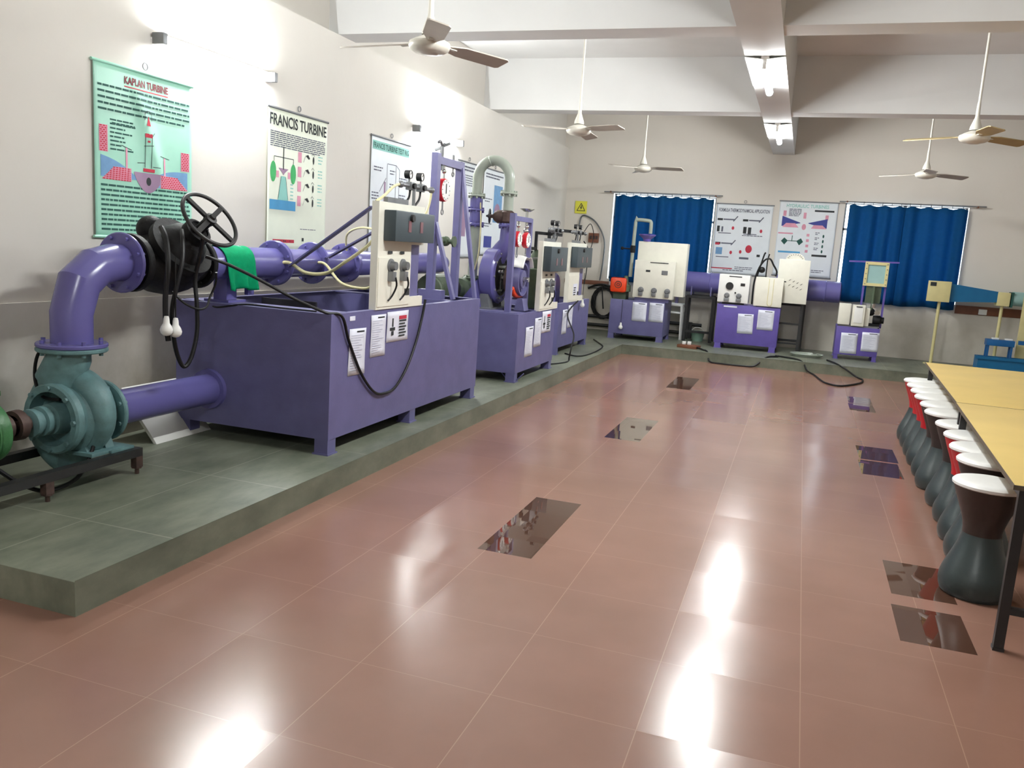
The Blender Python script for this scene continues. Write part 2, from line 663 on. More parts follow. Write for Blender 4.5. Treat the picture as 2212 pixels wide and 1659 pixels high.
def copy_tree(o, parent=None):
    c = o.copy()
    COL.objects.link(c)
    c.parent = parent
    for ch in list(o.children):
        copy_tree(ch, c)
    return c
# ------------------------------------------------------------------ the room
XL, YF, XR, YN, ZC = -4.29, 15.28, 5.6, -3.2, 4.07
ZB = 3.41      # underside of the cross beams
HP = 0.15      # platform height
b = MB()
b.box(XL - .3, XR + .3, YN - .3, YF + .3, -0.12, 0)
struct(b.build('floor', 'floor'))
b = MB()
b.box(XL - .3, XR + .3, YN - .3, YF + .3, ZC, ZC + .15)
struct(b.build('ceiling', 'ceil'))
b = MB()
b.box(XL - .3, XL, YN - .3, YF + .3, 0, ZB)
b.box(XL - .3, XL - .10, YN - .3, YF + .3, ZB, ZC)
struct(b.build('wall_left', 'wall'))
b = MB()
b.box(XR, XR + .3, YN - .3, YF + .3, 0, ZC)
struct(b.build('wall_right', 'wall'))
b = MB()
b.box(XL - .2, XR, YN - .3, YN, 0, ZC)
struct(b.build('wall_near', 'wall'))
# far wall with two window openings
WIN = ((-3.40, -1.572, 1.10, 2.643), (0.54, 2.395, 1.10, 2.650))
b = MB()
xs = [XL, WIN[0][0], WIN[0][1], WIN[1][0], WIN[1][1], XR]
for i in range(5):
    if i in (1, 3):
        wn = WIN[0] if i == 1 else WIN[1]
        b.box(xs[i], xs[i + 1], YF, YF + .23, 0, wn[2])
        b.box(xs[i], xs[i + 1], YF, YF + .23, wn[3], ZB)
    else:
        b.box(xs[i] - (.2 if i == 0 else 0), xs[i + 1], YF, YF + .23, 0, ZB)
b.box(XL - .2, XR, YF + .03, YF + .23, ZB, ZC)
struct(b.build('wall_far', 'wall_far'))
for k, (x0, x1, z0, z1) in enumerate(WIN):
    wf = MB()
    for xa, xb in ((x0, x0 + .03), (x1 - .03, x1), ((x0 + x1) / 2 - .025, (x0 + x1) / 2 + .025)):
        wf.box(xa, xb, YF + .13, YF + .18, z0, z1)
    for za, zb in ((z0, z0 + .04), (z1 - .015, z1), (z0 + 1.1, z0 + 1.14)):
        wf.box(x0, x1, YF + .13, YF + .18, za, zb)
    o = struct(wf.build('window_%d' % (k + 1), 'grey'))
    g = MB()
    g.box(x0, x1, YF + .152, YF + .158, z0, z1)
    g.build('pane', 'glass', o)

# ceiling beams
for i, yc in enumerate((-0.71, 3.29, 7.29, 11.29)):
    b = MB()
    b.box(XL - .10, XR, yc - .16, yc + .16, ZB, ZC)
    struct(b.build('trim_%d' % (i + 1), 'ceil'))
b = MB()
b.box(-.71, -.36, YN, YF + .029, ZB - .012, ZC)
struct(b.build('trim_5', 'ceil'))

# stone platform, an L along the left and the far wall
b = MB()
pts = [(XL, 2.47), (-2.625, 2.47), (-2.60, 13.15), (XR, 13.30), (XR, YF), (XL, YF)]
b.prism([(x, y, 0) for x, y in pts], (0, 0, HP))
me = b.bm
bmesh.ops.bevel(me, geom=[e for e in me.edges if all(v.co.z > .1 for v in e.verts)], offset=.008, segments=2, profile=.5, affect='EDGES')
struct(b.build('platform', 'stone'))
# plaster ledge low on the left wall
b = MB()
b.box(XL, XL + .018, 2.0, YF, HP, 1.085)
struct(b.build('baseboard_left', 'wall'))

# wooden wiring boards under the window sills
b = MB()
b.box(-4.2, -3.36, YF - .03, YF, .975, 1.05, bev=.004)
o = b.build('wiring_board', 'wood')
tag(o, 'brown wooden wiring board on the far wall near the left corner', 'board')
b = MB()
b.box(2.40, 3.42, YF - .03, YF, .965, 1.10, bev=.004)
o = b.build('wiring_board', 'wood')
tag(o, 'long brown wooden wiring board under the blue tapered duct', 'board')
b = MB()
b.box(2.74, 2.86, YF - .05, YF - .03, .975, 1.06, bev=.004)
b.build('socket_plate', 'white', o)
b = MB()
b.box(-3.80, -3.61, YF - .05, YF, 1.74, 1.91, bev=.005)
o = b.build('switch_board', 'wood')
tag(o, 'small square brown switch board on the far wall left of the curtain', 'switch board')
b = MB()
for k in range(3):
    b.box(-3.77 + k * .055, -3.735 + k * .055, YF - .062, YF - .05, 1.80, 1.86)
b.build('switch', 'brownplast', o)
b = MB()
b.tube([(-4.0, YF - .03, 2.02), (-3.96, YF - .03, 2.2), (-3.84, YF - .03, 2.2), (-3.66, YF - .04, 2.08), (-3.50, YF - .05, 1.80), (-3.49, YF - .05, 1.45), (-3.52, YF - .05, 1.06)], .014, 8, smooth=6)
tag(b.build('conduit_hose', 'greyhose'), 'grey flexible hose arching over the switch board on the far wall', 'hose')

# ------------------------------------------------------------------ curtains and rods


def curtain(x0, x1, z0, z1, phase, label, grp):
    n = 72

    def f(u, v):
        x = x0 + (x1 - x0) * u
        am = 0.028 + 0.012 * v
        y = YF - .085 + am * math.sin(u * (x1 - x0) * 27 + phase + .9 * math.sin(u * 5 + phase)) + .012 * math.sin(u * 17 + phase * 2 + v * .8)
        top = z1 - .018 * (0.5 + 0.5 * math.sin(u * (x1 - x0) * 27 + phase + .6))
        return (x, y, z0 + (top - z0) * (1 - v) - (0.012 * math.sin(u * 9) * v))
    m = MB()
    m.grid(f, n, 14)
    o = m.build('curtain', 'curtain', solid=.004, ang=80)
    tag(o, label, 'curtain', grp)
    hk = MB()
    for k in range(6):
        x = x0 + (x1 - x0) * (k + .5) / 6
        hk.ring((x, YF - .085, z1 + .022), (1, 0, 0), .030, .004, 16, 6)
    hk.build('hook_rings', 'grey', o)
    return o


curtain(-3.345, -2.573, 1.06, 2.613, 0.3, 'left blue curtain panel behind the white gauge cabinet rig', 'blue window curtains')
curtain(-2.5755, -1.60, 1.04, 2.617, 1.7, 'right blue curtain panel of the left window, above the purple duct', 'blue window curtains')
curtain(0.605, 1.46, 1.03, 2.620, 2.4, 'left blue curtain panel behind the small rig with a sight glass', 'blue window curtains')
curtain(1.44, 2.37, 1.02, 2.624, 0.9, 'rightmost blue curtain panel, behind the cream plate on a post', 'blue window curtains')
for x0, x1, lab in ((-3.56, -1.46, 'thin curtain rod over the left window'), (0.44, 2.62, 'thin curtain rod over the right window')):
    o = thing('curtain_rod', lab, 'curtain rod', ((x0 + x1) / 2, YF - .085, 2.655))
    m = MB()
    m.cyl((x0, YF - .085, 2.658), (x1, YF - .085, 2.668), .011, seg=10)
    m.build('rod', 'grey', o)
    for x in (x0 + .12, x1 - .12):
        m = MB()
        m.beam((x, YF, 2.66), (x, YF - .1, 2.66), .02, .03)
        m.build('bracket', 'wood', o)

# ------------------------------------------------------------------ lamps


def wall_tube(yc, label):
    o = thing('wall_tube_lamp', label, 'lamp', (XL, yc, 2.82), 'tube lamps on the left wall')
    m = MB()
    m.box(XL, XL + .032, yc - .62, yc + .62, 2.815, 2.848, bev=.004)
    m.build('batten', 'white', o)
    for s in (-1, 1):
        m = MB()
        m.box(XL + .01, XL + .105, yc + s * .625 - .022, yc + s * .625 + .022, 2.77, 2.845, bev=.006)
        m.build('end_holder', 'grey', o)
    m = MB()
    m.cyl((XL + .075, yc - .605, 2.80), (XL + .075, yc + .605, 2.80), .017, seg=14)
    m.build('tube', 'tube', o)


wall_tube(5.40, 'lit tube lamp on the left wall above the mint wall chart')
wall_tube(9.37, 'lit tube lamp on the left wall above the tall purple frame')


def twin_lamp(yc, label):
    xc, zb = -.535, ZB - .012
    o = thing('reflector_tube_lamp', label, 'lamp', (xc, yc, zb), 'tube lamps under the long beam')
    m = MB()
    m.box(xc - .035, xc + .035, yc - .63, yc + .63, zb - .030, zb, bev=.004)
    m.build('spine', 'white', o)
    for s in (-1, 1):
        m = MB()
        pts = [(xc + s * .03, yc - .64, zb - .030), (xc + s * .175, yc - .64, zb - .012), (xc + s * .175, yc - .64, zb - .006), (xc + s * .03, yc - .64, zb - .022)]
        m.prism(pts, (0, 1.28, 0))
        m.build('reflector_wing', 'white', o)
    m = MB()
    m.lathe((xc, yc - .61, zb - .088), (0, 1, 0), [(0, 0), (0, .024), (.012, .034), (1.20, .034), (1.22, .024), (1.22, 0)], 16)
    m.build('lit_tube', 'twin', o)
    for t in (-.615, .625):
        m = MB()
        m.box(xc - .018, xc + .018, yc + t - .008, yc + t + .008, zb - .11, zb - .028, bev=.003)
        m.build('end_holder', 'white', o)


twin_lamp(-1.0, 'added unseen fill tube lamp behind the viewer')  # unseen lamp added as fill for the faces turned to the camera
twin_lamp(4.75, 'lit reflector tube lamp under the long beam, nearest bay')
twin_lamp(8.72, 'larger looking lit reflector lamp under the long ceiling beam')
twin_lamp(12.5, 'smaller looking lit reflector lamp nearest the far wall')

# ------------------------------------------------------------------ ceiling fans


def blade_mesh(c, ang, m, L=.64, tilt=-13):
    """one fan blade, rising slightly, pitched"""
    ca, sa = math.cos(ang), math.sin(ang)
    T = math.radians(tilt)

    def pt(r, s, z):
        y = s * math.cos(T)
        z2 = z + s * math.sin(T)
        return (c[0] + r * ca - y * sa, c[1] + r * sa + y * ca, c[2] + z2 + .012 - .03 * (r / L) ** 2 * 0.4)
    outline = [(.12, -.030), (.19, -.050), (.26, -.070), (L - .02, -.074), (L, -.058), (L, .058), (L - .02, .074), (.26, .070), (.19, .050), (.12, .030)]
    top = [m.bm.verts.new(V(pt(r, s, .004))) for r, s in outline]
    bot = [m.bm.verts.new(V(pt(r, s, -.004))) for r, s in outline]
    n = len(outline)
    m._face(top)
    m._face(bot[::-1])
    for i in range(n):
        j = (i + 1) % n
        m._face([top[i], bot[i], bot[j], top[j]])


def fan(x, y, z, a0, label, bm_='blade'):
    o = thing('ceiling_fan', label, 'fan', (x, y, ZC), 'ceiling fans')
    m = MB()
    m.cyl((x, y, z + .09), (x, y, ZC), .013, seg=12)
    m.build('downrod', 'fan', o)
    m = MB()
    m.lathe((x, y, ZC), (0, 0, -1), [(0, 0), (0, .055), (.03, .055), (.11, .02), (.11, 0)], 20)
    m.build('ceiling_cup', 'fan', o)
    m = MB()
    m.lathe((x, y, z + .07), (0, 0, 1), [(0, .055), (.03, .052), (.12, .02), (.26, .016), (.26, 0)], 20)
    m.build('lower_cup', 'fan', o)
    m = MB()
    m.lathe((x, y, z - .055), (0, 0, 1), [(0, 0), (0, .05), (.008, .062), (.012, .10), (.03, .13), (.055, .14), (.075, .135), (.095, .10), (.115, .055), (.125, .03), (.125, 0)], 32)
    m.build('motor_housing', 'fan', o)
    for k in range(3):
        a = math.radians(a0 + 120 * k)
        m = MB()
        blade_mesh((x, y, z), a, m)
        bo = m.build('blade', bm_, o, ang=50)
        m = MB()
        m.beam((x + .10 * math.cos(a), y + .10 * math.sin(a), z + .012), (x + .21 * math.cos(a), y + .21 * math.sin(a), z + .006), .05, .006)
        m.build('blade_arm', 'fan', bo)


fan(-2.50, 5.30, 2.86, 60, 'large looking ceiling fan nearest the left foreground')
fan(-2.54, 9.35, 2.90, -30, 'ceiling fan hanging above the grey arched pipe')
fan(-2.54, 13.35, 2.90, -10, 'ceiling fan hanging in front of the left blue curtains')
fan(1.41, 9.32, 2.90, -83, 'ceiling fan at the upper right with one tan blade pointing at the viewer', 'blade2')
fan(1.46, 13.2, 2.93, 30, 'ceiling fan hanging in front of the right blue curtains')
# ------------------------------------------------------------------ wall charts


class Chart:
    """u to the right, v down, in metres from the sheet's top left corner, as seen from the room"""

    def __init__(self, side, u0, z1, wd, ht, sheet_mat, label, group, wave=.004, ph=0.0, name='wall_chart', cat='wall chart', fold=0.0):
        self.side, self.u0, self.z1, self.w, self.h, self.wave, self.ph, self.fold = side, u0, z1, wd, ht, wave, ph, fold
        loc = (XL, u0 + wd / 2, z1) if side == 'left' else (u0 + wd / 2, YF, z1)
        self.o = thing(name, label, cat, loc, group)
        m = MB()
        m.grid(lambda a, c: self.p(a * wd, c * ht, 0), 36, 28)
        self.sheet = m.build('sheet', sheet_mat, self.o, solid=.0015, ang=80)

    def p(self, u, v, off=0.0025):
        d = .016 + self.wave * math.sin(u / self.w * 7 + self.ph) * (.4 + .6 * v / self.h)
        if self.fold:
            q = (u / self.w - .5) - .45 * (v / self.h - .3)
            d += self.fold * math.exp(-(q / .07) ** 2) * min(1, v / self.h * 3) * max(0, 1 - v / self.h * .9)
        d += off
        if self.side == 'left':
            return (XL + .018 + d if self.z1 - v < 1.085 else XL + d, self.u0 + u, self.z1 - v)
        return (self.u0 + u, YF - d, self.z1 - v)

    def rods(self, m='grey', bottom=True, hook=True):
        for v, nm in ((0.0, 'top_rod'), (self.h, 'bottom_rod')):
            if v and not bottom:
                continue
            b = MB()
            b.cyl(self.p(-.015, v, 0), self.p(self.w + .015, v, 0), .010, seg=10)
            b.build(nm, m, self.o)
        if hook:
            b = MB()
            c = V(self.p(self.w / 2, -.045, 0))
            b.ring(c, (1, 0, 0) if self.side == 'left' else (0, 1, 0), .022, .004, 20, 6)
            b.build('hanging_hook', 'grey', self.o)

    def rect(self, b, u, v, wd, ht, off=.0025, nu=None):
        n = nu or max(1, int(wd / .06))
        k = max(1, int(ht / .08))
        b.grid(lambda a, c: self.p(u + a * wd, v + c * ht, off), n, k)

    def ell(self, b, u, v, ru, rv, off=.003, n=20):
        b.poly([self.p(u + ru * math.cos(2 * PI * i / n), v + rv * math.sin(2 * PI * i / n), off) for i in range(n)])

    def poly(self, b, pts, off=.003):
        b.poly([self.p(u, v, off) for u, v in pts])

    def area(self, b, u0, u1, top, bot, n=14, off=.0025):
        b.grid(lambda a, c: self.p(u0 + a * (u1 - u0), top(a) + c * (bot(a) - top(a)), off), n, 3)

    def line(self, b, pts, t=.004, off=.003):
        for (a0, c0), (a1, c1) in zip(pts, pts[1:]):
            L = math.hypot(a1 - a0, c1 - c0)
            if L < 1e-5:
                continue
            nx, ny = -(c1 - c0) / L * t / 2, (a1 - a0) / L * t / 2
            self.poly(b, [(a0 + nx, c0 + ny), (a1 + nx, c1 + ny), (a1 - nx, c1 - ny), (a0 - nx, c0 - ny)], off)

    def text(self, body, u, v, wd, ht, m, name='title_text', bold=.0, off=.0035):
        c = bpy.data.curves.new('lettering', 'FONT')
        c.body = body
        c.size = 1.0
        c.offset = bold
        c.resolution_u = 3
        t = bpy.data.objects.new('lettering', c)
        COL.objects.link(t)
        dg = bpy.context.evaluated_depsgraph_get()
        me = bpy.data.meshes.new_from_object(t.evaluated_get(dg))
        bpy.data.objects.remove(t)
        bpy.data.curves.remove(c)
        xs_ = [q.co.x for q in me.vertices]
        ys_ = [q.co.y for q in me.vertices]
        x0, x1, y0, y1 = min(xs_), max(xs_), min(ys_), max(ys_)
        b = MB()
        b.bm.from_mesh(me)
        bpy.data.meshes.remove(me)
        for q in b.bm.verts:
            q.co = V(self.p(u + (q.co.x - x0) / (x1 - x0) * wd, v + (y1 - q.co.y) / (y1 - y0) * ht, off))
        return b.build(name, m, self.o)

    def lines(self, b, u, v, wd, n, pitch, t=.010, last=.6, seed=1, lo=.02, hi=.075):
        """a paragraph of small print: word-length dashes"""
        r = random.Random(seed)
        for i in range(n):
            x, end = u, u + (wd if i < n - 1 else wd * last)
            while x < end - .012:
                L = min(r.uniform(lo, hi), end - x)
                self.rect(b, x, v + i * pitch, L, t, nu=max(1, int(L / .03)))
                x += L + .007


G_L = 'turbine charts on the left wall'
# mint chart -------------------------------------------------------------
c = Chart('left', 4.245, 2.565, .885, 1.08, 'mintvinyl', 'mint green wall chart titled KAPLAN TURBINE with a red brick dam diagram', G_L, .005, .4, fold=.022)
c.rods('mintvinyl')
c.text('KAPLAN TURBINE', .25, .052, .40, .048, 'darkredink', bold=.035)
b = MB()
c.rect(b, .25, .112, .40, .007)
b.build('title_underline', 'redink', c.o)
b = MB()
c.lines(b, .03, .132, .83, 5, .036, .013, .95, 3)
c.lines(b, .14, .355, .20, 1, .02, .010, 1, 4)
for i in range(8):
    c.lines(b, .125, .335 + i * .026, (.2, .22, .13, .19, .12, .13, .10, .2)[i], 1, .02, .010, 1, 10 + i)
c.lines(b, .045, .745, .82, 10, .031, .013, .85, 5)
b.build('body_text', 'darkgreenink', c.o)


def bricks(ch, pts_rows, name):
    """rows: (u0,u1,v) courses of red brick"""
    b = MB()
    for i, (u0, u1, v) in enumerate(pts_rows):
        u = u0 - (.012 if i % 2 else 0)
        while u < u1:
            a, e = max(u0, u), min(u1, u + .022)
            if e - a > .004:
                ch.rect(b, a, v, e - a - .003, .0085, off=.0036)
            u += .025
    b.build(name, 'redink', ch.o)


b = MB()
c.area(b, .045, .36, lambda a: .565 + .12 * a - .02 * math.sin(a * PI), lambda a: .70 if a < .5 else .70 - .0 * a, 14)
c.area(b, .50, .84, lambda a: .665 - .055 * a - .02 * math.sin(a * PI), lambda a: .735, 14)
b.pieces('water', 'blueink', c.o)
b = MB()
c.area(b, .05, .305, lambda a: .715 - .085 * min(1, a * 2.4), lambda a: .715, 10, .0031)
c.area(b, .57, .845, lambda a: .735 - .085 * min(1, (1 - a) * 2.4), lambda a: .735, 10, .0031)
c.rect(b, .035, .38, .07, .165, .0031)
c.rect(b, .775, .47, .085, .13, .0031)
b.pieces('brick_ground', 'pinkink', c.o)
bricks(c, [(.04, .10, .383 + i * .0125) for i in range(13)], 'left_tower_bricks')
bricks(c, [(.78, .855, .473 + i * .0125) for i in range(10)], 'right_tower_bricks')
bricks(c, [(.06 + max(0, (6 - i)) * .014, .30, .632 + i * .0125) for i in range(7)], 'left_dam_bricks')
bricks(c, [(.575, .835 - max(0, (6 - i)) * .014, .652 + i * .0125) for i in range(7)], 'right_dam_bricks')
b = MB()
c.area(b, .33, .60, lambda a: .645, lambda a: .645 + .12 * math.sin(min(1, max(0, a)) * PI) ** .8 + .012, 16, .0031)
b.build('runner_casing', 'mauveink', c.o)
b = MB()
c.rect(b, .415, .615, .10, .022, .0036)
c.rect(b, .425, .385, .065, .026, .0036)
c.poly(b, [(.455, .27), (.475, .335), (.435, .335)], .0036)
c.rect(b, .448, .430, .02, .012, .0036)
b.pieces('shaft_piece', 'redink', c.o)
b = MB()
c.rect(b, .255, .50, .016, .16, .0036)
c.rect(b, .605, .53, .016, .16, .0036)
b.pieces('gate', 'pinkink', c.o)
b = MB()
for pts in ([(.42, .30), (.42, .26), (.44, .24), (.47, .24), (.49, .26), (.49, .30)], [(.43, .41), (.43, .61)], [(.487, .41), (.487, .61)],
            [(.22, .49), (.31, .51)], [(.57, .52), (.66, .535)], [(.49, .40), (.515, .375)], [(.42, .47), (.50, .46)], [(.36, .585), (.43, .58)], [(.50, .6), (.57, .6)]):
    c.line(b, pts, .004, .0038)
c.ell(b, .465, .70, .022, .028, .0038)
b.build('diagram_lines', 'blackink', c.o)

# Francis chart ----------------------------------------------------------
c = Chart('left', 6.05, 2.595, .905, 1.165, 'limevinyl', 'pale yellow green wall chart titled FRANCIS TURBINE', G_L, .004, 1.2)
c.rods('grey')
c.text('FRANCIS TURBINE', .02, .045, .865, .095, 'blackink', bold=.018)
b = MB()
c.lines(b, .03, .185, .84, 8, .0165, .009, .9, 21, .03, .11)
c.lines(b, .50, .975, .26, 1, .02, .006, 1, 8)
b.build('body_text', 'ink', c.o)
b = MB()
c.rect(b, .03, .745, .39, .082)
b.build('tailwater', 'skyink', c.o)
b = MB()
c.ell(b, .075, .515, .042, .085)
c.ell(b, .375, .515, .042, .085)
b.pieces('scroll_case', 'greenink', c.o)
b = MB()
c.rect(b, .118, .505, .04, .055)
c.rect(b, .292, .505, .04, .055)
for i in range(4):
    c.rect(b, .445, .315 + i * .125, .055, .088)
b.pieces('guide_vane', 'pinkink', c.o)
b = MB()
c.poly(b, [(.15, .48), (.30, .48), (.245, .515), (.225, .535), (.205, .515)], .0036)
b.build('runner_hub', 'mauveink', c.o)
b = MB()
c.poly(b, [(.19, .545), (.26, .545), (.305, .745), (.145, .745)], .0028)
b.build('draft_tube', 'tealink', c.o)
b = MB()
c.rect(b, .217, .30, .013, .19, .0036)
c.line(b, [(.085, .43), (.085, .39), (.375, .39), (.375, .43)], .006, .0036)
c.line(b, [(.19, .55), (.15, .735)], .004, .0036)
c.line(b, [(.26, .55), (.30, .735)], .004, .0036)
for i in range(4):
    v = .335 + i * .125
    c.poly(b, [(.56, v), (.60, v - .012), (.63, v + .02), (.61, v + .028)], .0036)
    c.line(b, [(.56, v), (.53, v + .06)], .003, .0036)
    c.ell(b, .685, v + .03, .012, .034, .0036)
    c.line(b, [(.655, v - .01), (.675, v - .03), (.70, v - .01)], .004, .0036)
b.build('diagram_lines', 'blackink', c.o)
b = MB()
for i in range(4):
    for k in range(3):
        c.lines(b, .76, .32 + i * .125 + k * .028, .07, 1, .02, .010, 1, 40 + i * 3 + k)
for k in range(5):
    c.lines(b, .335, .60 + k * .03, .045, 1, .02, .010, 1, 60 + k)
b.build('caption_text', 'tealink', c.o)
b = MB()
c.rect(b, .08, 1.075, .33, .028)
b.build('maker_strip', 'redink', c.o)
b = MB()
c.lines(b, .09, 1.083, .31, 1, .02, .012, 1, 31)
c.rect(b, .53, 1.055, .03, .03)
b.build('maker_text', 'blackink', c.o)

# third chart ------------------------------------------------------------
c = Chart('left', 7.80, 2.61, .88, 1.22, 'whitevinyl', 'white wall chart with a teal title band behind the largest control panel', G_L, .003, 2.2)
c.rods('grey')
b = MB()
c.rect(b, .02, .045, .84, .088)
b.build('title_band', 'tealink', c.o)
c.text('FRANCIS TURBINE TEST RIG', .035, .062, .81, .056, 'darkgreenink', bold=.012, off=.0042)
b = MB()
for pts in ([(.36, .55), (.36, .25), (.56, .25), (.56, .62), (.36, .62)], [(.20, .55), (.34, .40)], [(.56, .25), (.64, .29)], [(.64, .29), (.64, .60)],
            [(.22, .95), (.30, .74), (.78, .74), (.78, .98), (.22, .98)], [(.68, .80), (.80, .64)]):
    c.line(b, pts, .007)
c.ell(b, .72, .76, .05, .07)
b.build('diagram_lines', 'ink', c.o)
b = MB()
c.rect(b, .30, .44, .035, .36)
b.build('penstock', 'mauveink', c.o)
b = MB()
for i, (u, v, wd, n) in enumerate(((.06, .30, .21, 2), (.42, .31, .12, 2), (.64, .37, .20, 2), (.03, .56, .16, 3), (.64, .55, .16, 2), (.42, .45, .12, 2), (.66, .66, .17, 2))):
    c.lines(b, u, v, wd, n, .03, .012, .8, 70 + i)
b.build('caption_text', 'ink', c.o)

# two charts behind the arched pipe ---------------------------------------
c = Chart('left', 10.05, 2.62, .80, 1.22, 'whitevinyl', 'white wall chart seen between the tall purple frame posts and the arched pipe', G_L, .003, .3)
c.rods('grey')
b = MB()
c.lines(b, .08, .05, .62, 2, .04, .02, .8, 80)
c.lines(b, .08, .16, .62, 5, .03, .012, .8, 81)
c.lines(b, .45, .75, .28, 6, .03, .012, .8, 82)
b.build('body_text', 'ink', c.o)
b = MB()
c.rect(b, .08, .45, .28, .5)
b.build('diagram_block', 'mauveink', c.o)
c = Chart('left', 11.0, 2.62, .86, 1.18, 'whitevinyl', 'white wall chart with blue pictures seen through the arched grey pipe', G_L, .003, 1.0)
c.rods('grey')
b = MB()
c.lines(b, .06, .06, .7, 2, .04, .018, .8, 84)
c.lines(b, .06, .40, .30, 2, .035, .013, .7, 85)
c.lines(b, .06, .74, .32, 2, .035, .013, .7, 86)
b.build('body_text', 'ink', c.o)
b = MB()
c.rect(b, .42, .20, .34, .52)
b.build('picture', 'blueink', c.o)
b = MB()
c.ell(b, .58, .58, .12, .13)
b.build('picture_wheel', 'mauveink', c.o)
b = MB()
c.rect(b, .10, .92, .32, .16)
b.build('lower_picture', 'navyink', c.o)

# far wall charts ----------------------------------------------------------
G_F = 'turbine charts on the far wall'
c = Chart('far', -1.545, 2.545, .945, 1.20, 'whitevinyl', 'white wall chart with grey drawings and a red disc between the two windows, left one', G_F, .003, .7)
c.rods('grey')
c.text('FORMULA THERMODYNAMICAL APPLICATION', .04, .075, .85, .062, 'ink', bold=.02)
b = MB()
for u, v in ((.03, .25), (.46, .25), (.03, .66)):
    c.rect(b, u, v, .09, .036)
c.rect(b, .035, .38, .045, .10)
c.rect(b, .48, .38, .055, .11)
c.rect(b, .56, .385, .055, .13)
c.rect(b, .75, .84, .055, .04)
b.pieces('black_block', 'blackink', c.o)
b = MB()
for u, v in ((.13, .255), (.56, .255), (.13, .665)):
    c.rect(b, u, v, .20, .022)
    c.line(b, [(u + .17, v + .04), (u + .24, v - .05)], .018)
    c.rect(b, u - .07, v + .24, .22, .014)
c.rect(b, .11, .39, .03, .09)
c.rect(b, .46, .90, .16, .035)
c.lines(b, .47, .52, .34, 1, .02, .014, 1, 90)
c.lines(b, .40, 1.07, .3, 2, .03, .012, 1, 91)
c.lines(b, .20, 1.13, .35, 1, .03, .014, 1, 92)
b.pieces('grey_drawing', 'ink', c.o)
b = MB()
c.rect(b, .05, .75, .11, .12)
b.build('tank_drawing', 'blueink', c.o)
b = MB()
c.ell(b, .605, .755, .055, .068)
c.rect(b, .03, .672, .075, .036, .0036)
c.rect(b, .00, 1.10, .36, .018)
for u, v in ((.305, .41), (.78, .44), (.31, .83), (.47, .81)):
    c.ell(b, u, v, .022, .03)
b.pieces('red_mark', 'redink', c.o)
c = Chart('far', -.50, 2.635, .935, 1.25, 'whitevinyl', 'white wall chart with navy and red dam pictures beside the right window', G_F, .003, 2.0)
c.rods('grey', hook=False)
c.text('HYDRAULIC TURBINES', .11, .045, .68, .058, 'tealink', bold=.02)
b = MB()
c.rect(b, .57, .13, .31, .030)
c.rect(b, .60, .87, .24, .034)
b.pieces('caption_bar', 'blackink', c.o)
b = MB()
c.lines(b, .16, .125, .20, 6, .022, .012, .8, 95)
c.lines(b, .62, 1.13, .20, 2, .03, .012, .8, 96)
for k in range(4):
    c.lines(b, .62, .50 + k * .085, .07, 2, .025, .012, .8, 97 + k)
b.build('body_text', 'ink', c.o)
b = MB()
c.area(b, .06, .36, lambda a: .25 + .10 * a, lambda a: .42 - .06 * a, 8)
c.area(b, .49, .79, lambda a: .35 - .08 * a, lambda a: .36 + .07 * a, 8)
b.pieces('reservoir', 'navyink', c.o)
b = MB()
c.poly(b, [(.07, .435), (.13, .365), (.28, .365), (.34, .435)])
c.poly(b, [(.54, .44), (.58, .38), (.72, .38), (.79, .44)])
c.rect(b, .07, .16, .05, .09)
c.rect(b, .75, .21, .05, .08)
c.rect(b, .02, .525, .24, .024)
for k in range(4):
    c.rect(b, .485, .53 + k * .09, .045, .045)
c.ell(b, .425, .42, .035, .05)
c.rect(b, .40, .18, .045, .10)
b.pieces('red_picture', 'pinkink', c.o)
b = MB()
c.poly(b, [(.08, .67), (.13, .61), (.19, .66), (.14, .73)])
c.poly(b, [(.33, .66), (.40, .61), (.44, .67), (.38, .73)])
c.rect(b, .17, .655, .18, .012)
c.rect(b, .25, .57, .012, .10)
for k in range(4):
    c.ell(b, .755, .56 + k * .085, .014, .028)
b.pieces('turbine_drawing', 'darkgreenink', c.o)
b = MB()
c.rect(b, .05, .835, .36, .030)
b.build('tailwater', 'skyink', c.o)

# yellow warning sign -----------------------------------------------------
c = Chart('far', -4.105, 2.475, .225, .225, 'signyellow', 'yellow warning triangle sign on the far wall near the left corner', None, 0, 0, name='warning_sign', cat='sign')
b = MB()
c.line(b, [(.04, .175), (.115, .04), (.19, .175), (.04, .175)], .012, .002)
b.poly([c.p(.12, .075, .002), c.p(.095, .13, .002), c.p(.115, .13, .002), c.p(.103, .165, .002), c.p(.14, .115, .002), c.p(.12, .115, .002), c.p(.135, .075, .002)])
b.build('triangle_mark', 'blackink', c.o)
# ------------------------------------------------------------------ helpers for the rigs


